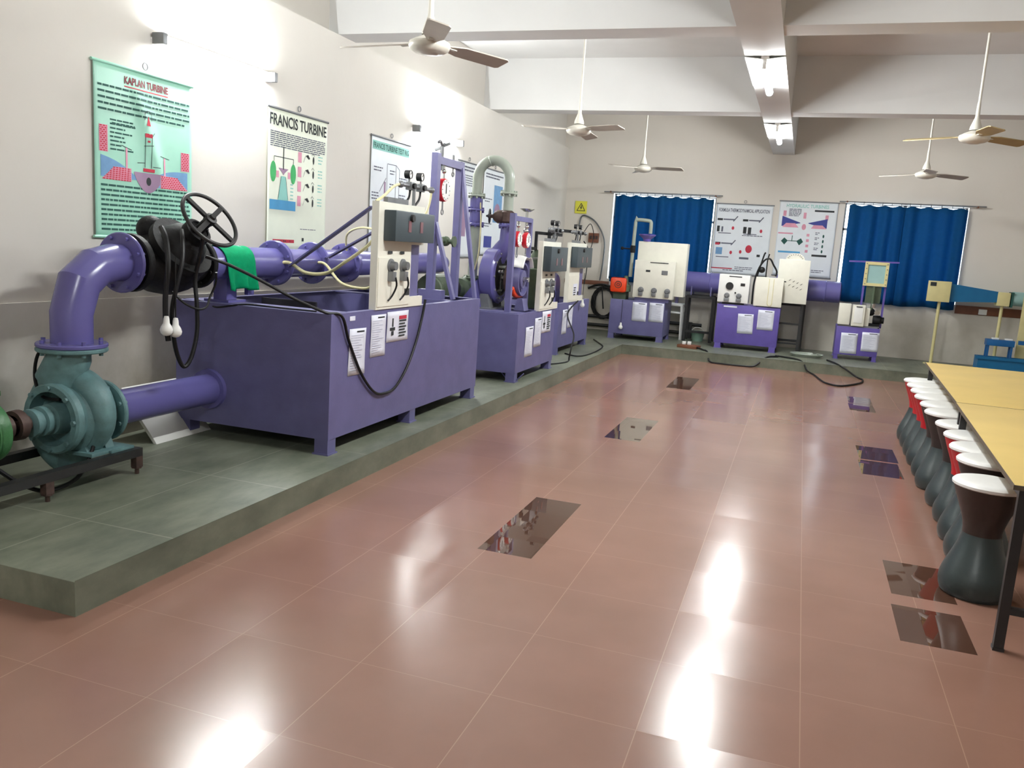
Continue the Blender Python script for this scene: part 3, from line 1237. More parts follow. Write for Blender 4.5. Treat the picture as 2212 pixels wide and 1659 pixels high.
def paper(side, x, u0, z1, wd, ht, label, group, head=True, m='paper', tilt=0.0, sticker=False):
    """sheet stuck on a tank: side 'right' = facing +x at plane x, 'front' = facing -y at plane y=x"""
    def P(u, v, off):
        ca, sa = math.cos(tilt), math.sin(tilt)
        u2, v2 = u * ca + v * sa, v * ca - u * sa
        if side == 'right':
            return (x + off, u0 + u2, z1 - v2)
        return (u0 + u2, x - off, z1 - v2)
    b = MB()
    b.grid(lambda a, c: P(a * wd, c * ht, .003 + .002 * math.sin(c * 5 + a * 2)), 4, 6)
    o = tag(b.build('instruction_sheet', m, solid=.001), label, 'paper', group)
    if sticker:
        b = MB()
        for i in range(6):
            w2 = wd * (.34 if i % 2 == 0 else .28)
            b.grid(lambda a, c: P(wd * .55 + a * w2, ht * (.30 + .10 * i) + c * ht * .055, .0072), 2, 1)
        b.grid(lambda a, c: P(wd * .22 + a * wd * .06, ht * .22 + c * ht * .28, .0072), 1, 2)
        b.grid(lambda a, c: P(wd * .12 + a * wd * .24, ht * .52 + c * ht * .10, .0072), 2, 1)
        b.grid(lambda a, c: P(wd * .20 + a * wd * .10, ht * .64 + c * ht * .14, .0072), 2, 1)
        b.build('diagram_print', 'blackink', o)
        b = MB()
        b.grid(lambda a, c: P(wd * .54 + a * wd * .36, ht * .16 + c * ht * .12, .0072), 2, 1)
        b.build('red_heading', 'redink', o)
    else:
        if head:
            b = MB()
            b.grid(lambda a, c: P(wd * .42 + a * wd * .46, ht * .05 + c * ht * .035, .0066), 3, 1)
            b.build('heading', 'blackink', o)
        b = MB()
        r = random.Random(int(u0 * 100) + 7)
        for i in range(15):
            L = wd * r.uniform(.35, .8)
            b.grid(lambda a, c: P(wd * .08 + a * L, ht * (.14 + .053 * i) + c * ht * .010, .0066), 3, 1)
        b.build('print_lines', mat_print, o)
    return o


mat_print = mat('faint_print', (176, 180, 200), 0.8, var=0.02)


def tank(root, x0, x1, y0, y1, z0, z1, legs, lip=.05, m='purple', open_top=True, legw=.10):
    t = .02
    b = MB()
    if open_top:
        b.box(x0, x1, y0, y0 + t, z0, z1)
        b.box(x0, x1, y1 - t, y1, z0, z1)
        b.box(x0, x0 + t, y0 + t, y1 - t, z0, z1)
        b.box(x1 - t, x1, y0 + t, y1 - t, z0, z1)
        b.box(x0 + t, x1 - t, y0 + t, y1 - t, z0, z0 + t)
    else:
        b.box(x0, x1, y0, y1, z0, z1, bev=.006)
    o = b.build('tank', m, root)
    if open_top:
        b = MB()
        b.box(x0, x1, y0, y0 + lip, z1, z1 + .008)
        b.box(x0, x1, y1 - lip, y1, z1, z1 + .008)
        b.box(x0, x0 + lip, y0 + lip, y1 - lip, z1, z1 + .008)
        b.box(x1 - lip, x1, y0 + lip, y1 - lip, z1, z1 + .008)
        b.build('rim', m, o)
        b = MB()
        b.box(x0 + t, x1 - t, y0 + t, y1 - t, z1 - .32, z1 - .315)
        b.build('water', 'water', o)
    for lx, ly in legs:
        b = MB()
        b.box(lx - legw / 2, lx + legw / 2, ly - legw / 2, ly + legw / 2, HP + .008, z0)
        b.box(lx - legw / 2 - .01, lx + legw / 2 + .01, ly - legw / 2 - .01, ly + legw / 2 + .01, HP, HP + .01)
        b.build('leg', m, root)
    return o


def gauge(root, p, axis, r=.032, name='pressure_gauge', body='black'):
    a = V(axis).normalized()
    p = V(p)
    b = MB()
    b.lathe(p - a * .03, a, [(0, 0), (0, r * .95), (.04, r), (.045, r), (.045, r * .88), (.040, r * .86)], 24)
    g = b.build(name, body, root)
    b = MB()
    b.lathe(p + a * .009, a, [(0, 0), (.001, r * .86), (.001, 0)], 24)
    b.build('dial_face', 'white', g)
    b = MB()
    _, u, v = frame_of(a)
    b.beam(p + a * .013 - u * r * .2, p + a * .013 + (u + v) * r * .5, .004, .002, a)
    b.build('needle', 'black', g)
    return g


def control_panel(root, xf, y0, y1, y2, z0, z1, zb0, yb0, knob=True, dots=2, sockets=True):
    """cream sheet panel facing +x: main plate y0..y1, header and foot to y2, slate meter box from yb0 at zb0"""
    d = .055
    b = MB()
    b.box(xf - d, xf, y0, y1, z0, z1 - .001)
    b.box(xf - d * .5, xf, y1, y2, zb0 - .02, z1)
    b.box(xf - d * .5, xf, y1, y2 + .02, z0, z0 + .075)
    b.box(xf - .002, xf + .006, y0 + .01, y1 - .01, z0 + .02, zb0 - .12)
    p = b.build('control_panel', 'cream', root)
    b = MB()
    b.box(xf - .09, xf - .03, y1 + .005, y2 - .01, z0 + .01, zb0 + .02)
    b.build('panel_post', 'purple', p)
    zb1 = z1 - .055
    b = MB()
    b.box(xf, xf + .095, yb0, y2 - .015, zb0, zb1, bev=.008)
    b.build('meter_box', 'slate', p, label='slate grey meter box')
    b = MB()
    L = y2 - .015 - yb0
    for k in range(dots):
        yc = yb0 + L * (.34 + .3 * k)
        b.box(xf + .095, xf + .099, yc - .022, yc + .022, zb0 + .07, zb0 + .15)
    b.build('display', 'led', p)
    if knob:
        b = MB()
        b.lathe((xf + .095, yb0 + L * .38, zb1 - .045), (1, 0, 0), [(0, 0), (0, .028), (.02, .025), (.02, 0)], 18)
        b.build('knob', 'black', p)
    zs = z0 + .26
    for k in range(2 if sockets else 0):
        ys = y0 + (y1 - y0) * (.36 + .36 * k)
        b = MB()
        b.lathe((xf + .004, ys, zs + .05), (1, 0, 0), [(0, 0), (0, .052), (.012, .050), (.014, .036), (.05, .030), (.05, 0)], 20)
        b.box(xf + .004, xf + .05, ys - .04, ys + .015, zs - .06, zs + .01, bev=.005)
        b.build('switch_socket', 'grey', p)
        b = MB()
        b.tube([(xf + .05, ys, zs - .03), (xf + .055, ys + .01, zs - .09), (xf + .03, ys + .0, zs - .16), (xf + .012, ys - .03, zs - .20)], .007, 8, smooth=4)
        b.build('socket_lead', 'rubber', p)
        b = MB()
        b.box(xf + .006, xf + .008, ys - .045, ys + .02, zs + .135, zs + .155)
        b.build('name_tag', 'blackink', p)
    b = MB()
    b.box(xf + .006, xf + .009, y1 - .10, y1 - .02, z0 + .09, z0 + .14)
    b.build('rating_plate', 'blackink', p)
    b = MB()
    b.box(xf - .03, xf + .0, y0 + .12, y1 - .08, z1 - .002, z1 + .035)
    b.build('cover_strip', 'grey', p)
    return p


def manifold(root, x, ya, yb, z, zpanel, g=2, r=.032):
    b = MB()
    b.cyl((x, ya, z), (x, yb, z), .014, seg=12)
    L = yb - ya
    for t in (.02, .98):
        b.ball((x, ya + L * t, z), .026)
    for t in (.3, .62):
        b.box(x - .025, x + .025, ya + L * t - .03, ya + L * t + .03, z - .03, z + .03, bev=.005)
    b.cyl((x, ya + L * .42, z), (x, ya + L * .42, zpanel), .013, seg=10)
    mf = b.build('valve_manifold', 'grey', root)
    b = MB()
    for t in (.3, .62):
        y = ya + L * t
        b.tube([(x, y, z - .03), (x + .0, y - .02, z - .09), (x, y - .09, zpanel)], .009, 8, smooth=4)
        b.lathe((x + .025, y, z), (1, 0, 0), [(0, 0), (0, .02), (.02, .022), (.02, 0)], 12)
    b.pieces('lead', 'rubber', mf)
    for k in range(g):
        y = ya + L * (.26 + .36 * k)
        b = MB()
        b.cyl((x, y, z), (x, y, z + .05), .008, seg=8)
        b.build('gauge_stem', 'grey', mf)
        gauge(root, (x, y, z + .05 + r), (1, 0.05, 0), r)


def spring_balance(name_loc, r, label, ztop, group='spring balances on the brake frames', body='red'):
    """hanging dial balance facing +x, centre at name_loc"""
    x, y, z = name_loc
    o = thing('spring_balance', label, 'spring balance', (x, y, z), group)
    b = MB()
    b.lathe((x - .05, y, z), (1, 0, 0), [(0, 0), (0, r * .92), (.012, r), (.045, r), (.055, r * .95), (.055, 0)], 32)
    b.build('case', body, o)
    b = MB()
    b.lathe((x + .004, y, z), (1, 0, 0), [(0, 0), (.002, r * .9), (.004, r * .9), (.004, 0)], 32)
    b.build('dial_face', 'white', o)
    b = MB()
    b.beam((x + .011, y, z - r * .3), (x + .011, y, z + r * .55), .010, .003, (1, 0, 0))
    for k in range(12):
        a = 2 * PI * k / 12
        b.beam((x + .010, y + math.cos(a) * r * .74, z + math.sin(a) * r * .74), (x + .010, y + math.cos(a) * r * .84, z + math.sin(a) * r * .84), .006, .002, (1, 0, 0))
    b.build('needle', 'blackink', o)
    b = MB()
    b.cyl((x - .02, y, z + r * .9), (x - .02, y, ztop), .010, seg=10)
    b.ball((x - .02, y, z + r + (ztop - z - r) * .55), .022)
    b.build('hanger', 'steel', o)
    b = MB()
    b.cyl((x - .02, y, z - r * .95), (x - .02, y, z - r - .07), .008, seg=8)
    b.ring((x - .02, y, z - r - .09), (1, 0, 0), .022, .005, 16, 6)
    b.build('hook', 'grey', o)
    return o


def handwheel(root, c, axis, R, r, spokes=3, hub=.035, a0=0.0, m='black', name='handwheel'):
    a, u, v = frame_of(axis)
    c = V(c)
    b = MB()
    b.ring(c, a, R, r, 48, 10)
    for k in range(spokes):
        t = a0 + 2 * PI * k / spokes
        d = u * math.cos(t) + v * math.sin(t)
        b.beam(c + d * hub * .7, c + d * R, r * 2.4, r * 1.3, a)
    b.lathe(c - a * .035, a, [(0, 0), (0, hub * .8), (.02, hub), (.055, hub), (.06, hub * .6), (.075, hub * .5), (.075, 0)], 20)
    return b.build(name, m, root)


# ------------------------------------------------------------------ largest rig (left foreground)
PX, PZ, PR = -3.757, 1.352, .112
rig = thing('turbine_test_rig', 'largest purple turbine rig, long open tank in the left foreground with a cream panel', 'test rig', (-3.43, 6.0, HP), 'purple turbine test rigs')
tank(rig, -4.04, -2.82, 4.70, 7.33, .255, 1.078, [(-2.875, 4.755), (-3.975, 4.755), (-2.875, 5.98), (-2.875, 7.27), (-3.975, 7.27)])
b = MB()
b.box(-4.02, -2.84, 4.75, 4.93, 1.079, 1.089)
b.box(-4.02, -2.84, 6.70, 6.80, 1.079, 1.089)
b.pieces('cross_plate', 'purple', rig)
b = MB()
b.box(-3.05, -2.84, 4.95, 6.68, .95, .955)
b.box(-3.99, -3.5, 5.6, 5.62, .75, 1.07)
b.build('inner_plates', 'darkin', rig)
# suction pipe from the tank to the pump
b = MB()
b.lathe((-3.757, 3.782, .495), (0, 1, 0), [(0, 0), (0, .105), (.918, .105), (.918, 0)], 32)
b.build('suction_pipe', 'pipe', rig)
b = MB()
b.lathe((-3.757, 4.672, .495), (0, 1, 0), [(0, .105), (0, .135), (.028, .138), (.028, .105)], 32)
b.build('pipe_collar', 'pipe', rig)
# delivery pipe above the tank
b = MB()
b.lathe((PX, 4.62, PZ), (0, 1, 0), [(0, 0), (0, PR), (.82, PR)], 36)
b.lathe((PX, 5.44, PZ), (0, 1, 0), [(0, PR), (.46, PR * .95), (.46, PR), (1.0, PR), (1.6, PR * .95), (2.9, PR * .98), (3.02, PR * .95), (3.11, PR * .75), (3.15, PR * .4), (3.16, 0)], 36)
dp = b.build('delivery_pipe', 'pipe', rig)
for y in (5.41, 5.435, 5.93, 6.44, 6.465):
    b = MB()
    b.flange((PX, y, PZ), (0, 1, 0), .168, .02)
    b.build('flange', 'pipe', dp)
b = MB()
b.ring((PX, 4.96, PZ), (0, 1, 0), PR + .002, .008, 36, 6)
b.box(PX + PR * .5, PX + PR * .8, 4.99, 5.06, PZ - .22, PZ - .09, bev=.006)
b.build('clamp_band', 'pipe', dp)
# elbow and riser over the pump
b = MB()
cy, cz, rb = 3.555, PZ, .29
pts = [(PX, cy, .915), (PX, cy, 1.075), (PX, cy + .055, 1.24), (PX, cy + .165, 1.325), (PX, cy + .29, PZ), (PX, 3.94, PZ)]
b.tube(pts, .108, 36)
b.build('mitred_elbow', 'pipe', rig, ang=20)
b = MB()
b.flange((PX, cy, .905), (0, 0, 1), .182, .024)
b.build('riser_flange', 'pipe', rig)
b = MB()
b.flange((PX, 3.915, PZ), (0, 1, 0), .176, .022)
b.build('elbow_flange', 'pipe', rig)
b = MB()
b.box(PX - .055, PX + .055, 4.80, 4.91, 1.10, PZ - .08, bev=.004)
b.box(PX - .10, PX + .10, 4.76, 4.95, 1.089, 1.105)
b.build('pipe_stand', 'pipe', rig)
# gate valve
S = V(.74, -.02, .60).normalized()
vc = V(PX, 4.27, PZ)
b = MB()
b.flange((PX, 3.985, PZ), (0, 1, 0), .172, .05)
b.flange((PX, 4.56, PZ), (0, 1, 0), .165, .04)
b.lathe((PX, 3.98, PZ), (0, 1, 0), [(0, .12), (.10, .13), (.18, .18), (.30, .20), (.42, .18), (.50, .13), (.60, .12)], 32)
b.lathe(vc - S * .05, S, [(0, .19), (.14, .19), (.19, .17), (.19, .205), (.235, .205), (.235, .15), (.30, .12), (.34, .07), (.36, .06), (.40, .06)], 32)
b.ball(vc + V(-.06, -.05, .20), .085)
gv = b.build('gate_valve', 'castblack', rig)
wc = vc + S * .415
b = MB()
b.cyl(vc + S * .30, wc + S * .03, .03, seg=16)
b.beam(vc + S * .22 + V(0, .055, 0), vc + S * .36 + V(0, .05, 0), .03, .02)
b.beam(vc + S * .22 - V(0, .055, 0), vc + S * .36 - V(0, .05, 0), .03, .02)
b.lathe(vc + S * .29, S, [(0, 0), (0, .085), (.05, .085), (.05, 0)], 20)
b.build('stem_yoke', 'castblack', gv)
handwheel(gv, wc + S * .03, S + V(.05, -.06, .0), .185, .0125, 4, .036, .55, 'black')
# panel, braces, gauges
XF = -2.81
cp = control_panel(rig, XF, 5.27, 5.80, 6.01, 1.086, 1.842, 1.572, 5.345)
b = MB()
b.beam((-2.88, 5.30, 1.80), (-3.60, 5.40, 1.34), .012, .055, (0, 1, 0))
b.build('brace', 'purple', rig)
b = MB()
b.beam((-2.88, 5.90, 1.80), (-3.62, 5.94, 1.40), .012, .055, (0, 1, 0))
b.build('brace', 'purple', rig)
manifold(rig, -2.845, 5.64, 6.20, 1.985, 1.842)
b = MB()
b.tube([(-2.845, 5.64, 1.985), (-2.85, 5.55, 1.96), (-2.85, 5.40, 1.88), (-2.87, 5.33, 1.84)], .010, 8, smooth=6)
b.tube([(-2.845, 6.19, 1.97), (-2.85, 6.16, 1.86), (-2.87, 6.08, 1.72), (-2.90, 5.98, 1.60)], .010, 8, smooth=6)
b.tube([(-3.66, 5.37, PZ + .01), (-3.60, 5.40, 1.36), (-3.45, 5.38, 1.30), (-3.30, 5.42, 1.31), (-3.12, 5.36, 1.40), (-2.96, 5.38, 1.52), (-2.88, 5.40, 1.62)], .013, 8, smooth=6)
b.tube([(-3.66, 5.86, PZ + .01), (-3.58, 5.86, 1.35), (-3.40, 5.80, 1.22), (-3.15, 5.70, 1.20), (-2.95, 5.50, 1.25), (-2.87, 5.44, 1.30)], .011, 8, smooth=6)
b.tube([(-3.70, 6.38, PZ + .11), (-3.65, 6.30, 1.60), (-3.40, 6.10, 1.66), (-3.0, 5.70, 1.62), (-2.88, 5.52, 1.50), (-2.88, 5.45, 1.38)], .009, 8, smooth=6)
b.build('measuring_hose', 'hose', rig, label='cream rubber measuring hose')
# tall brake frame
FX = -3.07
b = MB()
for y, zt in ((6.75, 2.335), (7.28, 2.315)):
    b.box(FX - .03, FX + .03, y - .034, y + .034, 1.089 if y < 7 else 1.086, zt)
b.box(FX - .03, FX + .03, 6.784, 7.246, 2.245, 2.31)
b.beam((FX + .02, 6.75, 1.75), (-2.87, 6.80, 1.095), .045, .03)
b.beam((FX + .02, 7.28, 2.26), (-2.86, 7.29, 1.09), .045, .03)
b.box(FX - .10, FX + .12, 6.71, 6.80, 1.089, 1.17)
b.build('brake_frame', 'purple', rig)
b = MB()
b.cyl((FX, 6.86, 2.20), (FX, 6.86, 2.40), .018, seg=12)
b.tube([(FX, 6.78, 2.425), (FX, 6.82, 2.44), (FX, 6.86, 2.405), (FX, 6.90, 2.425), (FX, 6.95, 2.42)], .013, 8, smooth=4)
b.beam((FX - .07, 6.87, 2.37), (FX + .07, 6.87, 2.43), .022, .02)
b.build('tension_wheel', 'grey', rig)
b = MB()
b.cyl((FX, 7.12, 2.28), (FX, 7.12, 2.36), .012, seg=10)
b.ring((FX, 7.12, 2.19), (1, 0, 0), .02, .006, 16, 6)
b.cyl((FX, 7.12, 2.21), (FX, 7.12, 2.25), .007, seg=8)
b.build('frame_hook', 'grey', rig)
b = MB()
b.cyl((FX, 6.70, 1.60), (FX, 7.28, 1.58), .014, seg=10)
for y in (6.86, 7.02):
    b.lathe((FX + .0, y - .03, 1.595), (0, 1, 0), [(0, 0), (0, .035), (.02, .045), (.05, .045), (.06, .03), (.06, 0)], 16)
b.lathe((FX + .02, 7.02, 1.595), (1, 0, 0), [(0, .02), (.06, .02), (.06, .05), (.075, .05), (.075, 0)], 14)
b.build('cooling_pipe', 'dkgreen', rig)
b = MB()
b.cyl((-3.47, 6.74, .78), (-3.47, 6.74, 1.21), .008, seg=8)
b.build('pointer_rod', 'black', rig)
spring_balance((FX + .03, 6.90, 2.035), .10, 'red cased spring balance hanging in the tallest purple frame', 2.245)

G_P = 'printed sheets on the largest tank'
paper('right', -2.819, 4.93, .975, .225, .32, 'white instruction sheet on the largest tank, lowest and leftmost of its three', G_P, tilt=-.02)
paper('right', -2.819, 5.225, 1.05, .22, .30, 'white instruction sheet in the middle of three on the largest tank', G_P)
paper('right', -2.819, 5.465, 1.06, .345, .225, 'white sticker with a black diagram on the largest tank under the panel', G_P, sticker=True)
b = MB()
b.box(-2.819, -2.816, 4.93, 5.0, 1.03, 1.06)
tag(b.build('tape_scrap', 'paper'), 'small scrap of white tape near the top corner of the largest tank', 'tape')

# ------------------------------------------------------------------ pump and motor in the left foreground
pump = thing('centrifugal_pump', 'teal cast iron centrifugal pump on a black frame in the left foreground', 'pump', (PX, 3.56, .30))
b = MB()
# spiral casing around the y axis
n = 56
rows = []
SC = V(PX, 3.575, .50)
for i in range(n + 1):
    t = i / n
    a = math.radians(-70) + t * math.radians(335)
    R = .165 + .075 * t
    rr = .060 + .052 * t
    cc = SC + V(math.cos(a) * R, 0, math.sin(a) * R)
    dd = V(math.cos(a), 0, math.sin(a))
    rows.append([b.bm.verts.new(cc + dd * (rr * math.cos(2 * PI * k / 18)) + V(0, 1, 0) * (rr * 1.05 * math.sin(2 * PI * k / 18))) for k in range(18)])
for A, B in zip(rows, rows[1:]):
    for k in range(18):
        q = (k + 1) % 18
        b._face([A[k], B[k], B[q], A[q]])
b._face(rows[0])
b._face(rows[-1][::-1])
b.lathe(SC - V(0, .10, 0), (0, 1, 0), [(0, .10), (0, .17), (.03, .20), (.17, .20), (.20, .17), (.22, .13), (.24, .12)], 32)
b.tube([SC + V(-.06, -.045, .20), SC + V(-.03, -.045, .27), SC + V(0, -.045, .33), SC + V(0, -.045, .375)], [.13, .118, .112, .112], 24)
b.build('volute', 'teal', pump)
b = MB()
b.flange((PX, 3.555, .880), (0, 0, 1), .182, .024)
b.build('discharge_flange', 'teal', pump)
b = MB()
b.flange((PX, 3.765, .50), (0, 1, 0), .178, .03)
b.lathe((PX, 3.66, .50), (0, 1, 0), [(0, .15), (.05, .125), (.10, .12)], 32)
b.build('suction_flange', 'teal', pump)
b = MB()
b.lathe((PX, 3.255, .51), (0, 1, 0), [(0, 0), (0, .05), (.01, .075), (.04, .075), (.045, .062), (.065, .062), (.07, .08), (.10, .08), (.105, .066), (.125, .066), (.13, .084), (.20, .09), (.24, .09)], 28)
b.lathe((PX, 3.395, .51), (0, 1, 0), [(.085, .09), (.08, .142), (.0, .150), (.0, .185), (.012, .195), (.05, .195), (.065, .18), (.13, .17)], 32)
for k in range(8):
    a = 2 * PI * k / 8
    b.cyl((PX + .17 * math.cos(a), 3.38, .51 + .17 * math.sin(a)), (PX + .17 * math.cos(a), 3.42, .51 + .17 * math.sin(a)), .014, seg=6)
b.build('bearing_housing', 'teal', pump)
b = MB()
b.cyl((PX, 3.13, .515), (PX, 3.26, .515), .022, seg=16)
b.lathe((PX, 3.165, .515), (0, 1, 0), [(0, .055), (0, .078), (.045, .080), (.05, .05), (.085, .045), (.085, .02)], 24)
b.build('coupling', 'rust', pump)
b = MB()
b.prism([(PX - .17, 3.62, .303), (PX + .17, 3.62, .303), (PX + .12, 3.62, .42), (PX - .12, 3.62, .42)], (0, .06, 0))
b.prism([(PX - .16, 3.50, .303), (PX + .16, 3.50, .303), (PX + .10, 3.50, .40), (PX - .10, 3.50, .40)], (0, .04, 0))
b.box(PX - .20, PX + .20, 3.48, 3.72, .303, .325, bev=.004)
b.box(PX + .02, PX + .22, 3.60, 3.77, .303, .32, bev=.004)
b.build('foot', 'teal', pump)
b = MB()
b.tube([(PX + .02, 3.46, .93), (PX - .13, 3.46, .86), (PX - .17, 3.46, .72), (PX - .10, 3.44, .62), (PX + .05, 3.42, .62)], .009, 8, smooth=6)
b.build('vent_line', 'rubber', pump)

fr = thing('pump_base_frame', 'low black angle iron frame under the teal pump', 'base frame', (-3.75, 3.0, HP))
b = MB()
for x in (-3.53, -3.97):
    b.box(x - .025, x + .025, 2.2, 3.80, .255, .303)
for y in (2.22, 2.85, 3.775):
    b.box(-3.945, -3.555, y - .025, y + .025, .262, .302)
b.build('rails', 'black', fr)
for x in (-3.525, -3.975):
    for y in (2.4, 3.16, 3.775):
        b = MB()
        b.box(x - .02, x + .02, y - .025, y + .025, .19, .256)
        b.cyl((x, y, HP), (x, y, .20), .012, seg=8)
        b.lathe((x, y, .185), (0, 0, 1), [(0, 0), (0, .03), (.012, .03), (.012, 0)], 6)
        b.build('leg', 'rust', fr)

mo = thing('electric_motor', 'green finned electric motor cut off by the left edge of the picture', 'motor', (PX, 2.7, .303))
b = MB()
prof = [(0, 0), (0, .10), (.04, .155)]
for k in range(22):
    t = .05 + k * .025
    prof += [(t, .155), (t + .004, .170), (t + .014, .170), (t + .018, .155)]
prof += [(.62, .165), (.66, .155), (.69, .10), (.70, .05), (.70, 0)]
b.lathe((PX, 2.38, .515), (0, 1, 0), prof, 36)
b.build('body', 'green', mo)
b = MB()
b.box(PX - .16, PX + .16, 2.5, 2.95, .303, .385, bev=.006)
b.build('foot', 'green', mo)
b = MB()
b.cyl((PX, 3.0, .66), (PX, 3.0, .70), .03, seg=14)
b.box(PX - .06, PX + .06, 2.94, 3.06, .695, .725, bev=.006)
b.box(PX - .07, PX + .07, 2.62, 2.82, .675, .76, bev=.008)
b.build('terminal_box', 'green', mo)
b = MB()
b.cyl((PX, 3.05, .515), (PX, 3.135, .515), .024, seg=16)
b.lathe((PX, 3.09, .515), (0, 1, 0), [(0, .03), (0, .065), (.045, .065), (.045, .03)], 24)
b.build('coupling', 'rust', mo)
b = MB()
b.tube([(-3.60, 2.9, .40), (-3.56, 3.05, .26), (-3.58, 3.22, .185), (-3.60, 3.42, .20), (-3.60, 3.52, .32), (-3.60, 3.54, .40)], .011, 8, smooth=8)
tag(b.build('power_cable', 'rubber'), 'short black cable looping under the teal pump', 'cable')
b = MB()
b.box(-.27, .27, -.012, .012, -.24, .24, bev=.004)
o = b.build('marble_slab', 'marble')
o.matrix_world = Matrix.Translation((-4.05, 4.63, .305)) @ Matrix.Rotation(math.radians(90), 4, 'Z') @ Matrix.Rotation(math.radians(-40), 4, 'X')
o['label'] = 'white marble slab lying tilted behind the suction pipe'
o['category'] = 'slab'

# cloth over the pipe
def cloth_pt(u, v):
    y = 4.875 + .165 * (u - .5) * 2 * (1 - .08 * v) + .0
    s = -.20 + v * .56
    R = PR + .007
    if s < R * PI / 2:
        a = s / R
        x, z = PX + R * math.sin(a), PZ + R * math.cos(a)
    else:
        x, z = PX + R, PZ - (s - R * PI / 2)
    k = max(0, s - R * 1.3)
    x += (.012 + .03 * math.sin(u * 13 + .5) * min(1, k * 5)) * min(1, k * 6) + .002
    return (x, y + .01 * math.sin(v * 6) * u, z - .012 * math.sin(u * 9) * min(1, k * 4))


b = MB()
b.grid(cloth_pt, 28, 34)
tag(b.build('green_cloth', 'cloth', solid=.003, ang=70), 'bright green cloth draped over the purple pipe beside the hand wheel', 'cloth')

# black cables hanging from the valve
def cable(name, pts, r, label, m='rubber', cat='cable', group=None, smooth=8):
    b = MB()
    b.tube(pts, r, 8, smooth=smooth)
    return tag(b.build(name, m), label, cat, group)


cable('hanging_cable', [(-3.50, 4.12, 1.56), (-3.45, 4.07, 1.50), (-3.42, 4.03, 1.38), (-3.43, 3.99, 1.22), (-3.45, 3.98, 1.08), (-3.47, 4.02, .92), (-3.49, 4.08, .80), (-3.48, 4.12, .745),
                        (-3.47, 4.17, .80), (-3.47, 4.22, .95), (-3.48, 4.23, 1.12), (-3.50, 4.24, 1.27), (-3.46, 4.23, 1.40), (-3.42, 4.21, 1.52)], .013, 'thick black cable hanging in a long loop from the black valve')
cable('hanging_cable', [(-3.56, 4.02, 1.57), (-3.49, 3.98, 1.50), (-3.45, 3.95, 1.36), (-3.46, 3.94, 1.20), (-3.46, 3.94, 1.05), (-3.45, 3.95, .92)], .016, 'shorter thick black strap hanging straight down from the black valve')
cable('hanging_cable', [(-3.52, 4.06, 1.20), (-3.48, 4.12, 1.13), (-3.46, 4.22, 1.09), (-3.48, 4.32, 1.10), (-3.52, 4.40, 1.15), (-3.50, 4.43, 1.24), (-3.48, 4.41, 1.31)], .007, 'thin black cable swinging between the valve and the largest tank')
cable('long_cable', [(-3.44, 4.26, 1.41), (-3.36, 4.36, 1.37), (-3.22, 4.47, 1.29), (-3.02, 4.60, 1.17), (-2.86, 4.69, 1.097), (-2.803, 4.80, 1.07), (-2.803, 4.90, .90), (-2.803, 5.08, .66), (-2.803, 5.28, .50), (-2.803, 5.45, .465),
                     (-2.803, 5.62, .49), (-2.803, 5.80, .62), (-2.803, 5.94, .80), (-2.800, 6.03, 1.00), (-2.795, 6.06, 1.13)], .010, 'long black cable from the hand wheel sagging across the largest tank')
cable('rim_cable', [(-3.90, 4.73, 1.093), (-3.80, 4.73, 1.075), (-3.70, 4.692, 1.06), (-3.58, 4.695, 1.08), (-3.46, 4.72, 1.096), (-3.2, 4.725, 1.094), (-2.95, 4.73, 1.094)], .006, 'thin black cable along the near rim of the largest tank')


def bulb_holder(p, label, up):
    o = thing('pendant_bulb', label, 'lamp holder', p, 'white bulb holders on cords')
    x, y, z = p
    b = MB()
    b.lathe((x, y, z - .045), (0, 0, 1), [(0, 0), (.004, .018), (.018, .032), (.036, .036), (.055, .030), (.075, .018), (.10, .016), (.115, .012), (.115, 0)], 20)
    b.build('bulb', 'white', o)
    b = MB()
    b.cyl((x, y, z + .075), (x, y, z + up), .004, seg=8)
    b.build('cord', 'rubber', o)


bulb_holder((-3.42, 3.90, 1.0), 'white bulb holder dangling beside the black valve straps, left one', .40)
bulb_holder((-3.42, 3.975, .985), 'white bulb holder dangling beside the black valve straps, right one', .42)
# ------------------------------------------------------------------ second rig with the arched pipe
r2 = thing('turbine_test_rig', 'middle purple turbine rig with a tall grey arched pipe and a round casing', 'test rig', (-3.25, 9.05, HP), 'purple turbine test rigs')
X2 = -2.775
tank(r2, -3.44, X2, 8.36, 9.76, .248, .872, [(-2.83, 8.415), (-2.83, 9.70), (-3.385, 8.415), (-3.385, 9.70)])
b = MB()
for s in (-1, 1):
    b.beam((-2.83 + s * .055, 8.44, .17), (-2.83 + s * .13, 8.44, .25), .02, .01)
b.build('leg_gusset', 'purple', r2)
b = MB()
b.box(-3.42, -2.80, 8.40, 8.66, .881, .888)
b.box(-3.42, -2.80, 9.0, 9.14, .881, .888)
b.pieces('cross_plate', 'purple', r2)
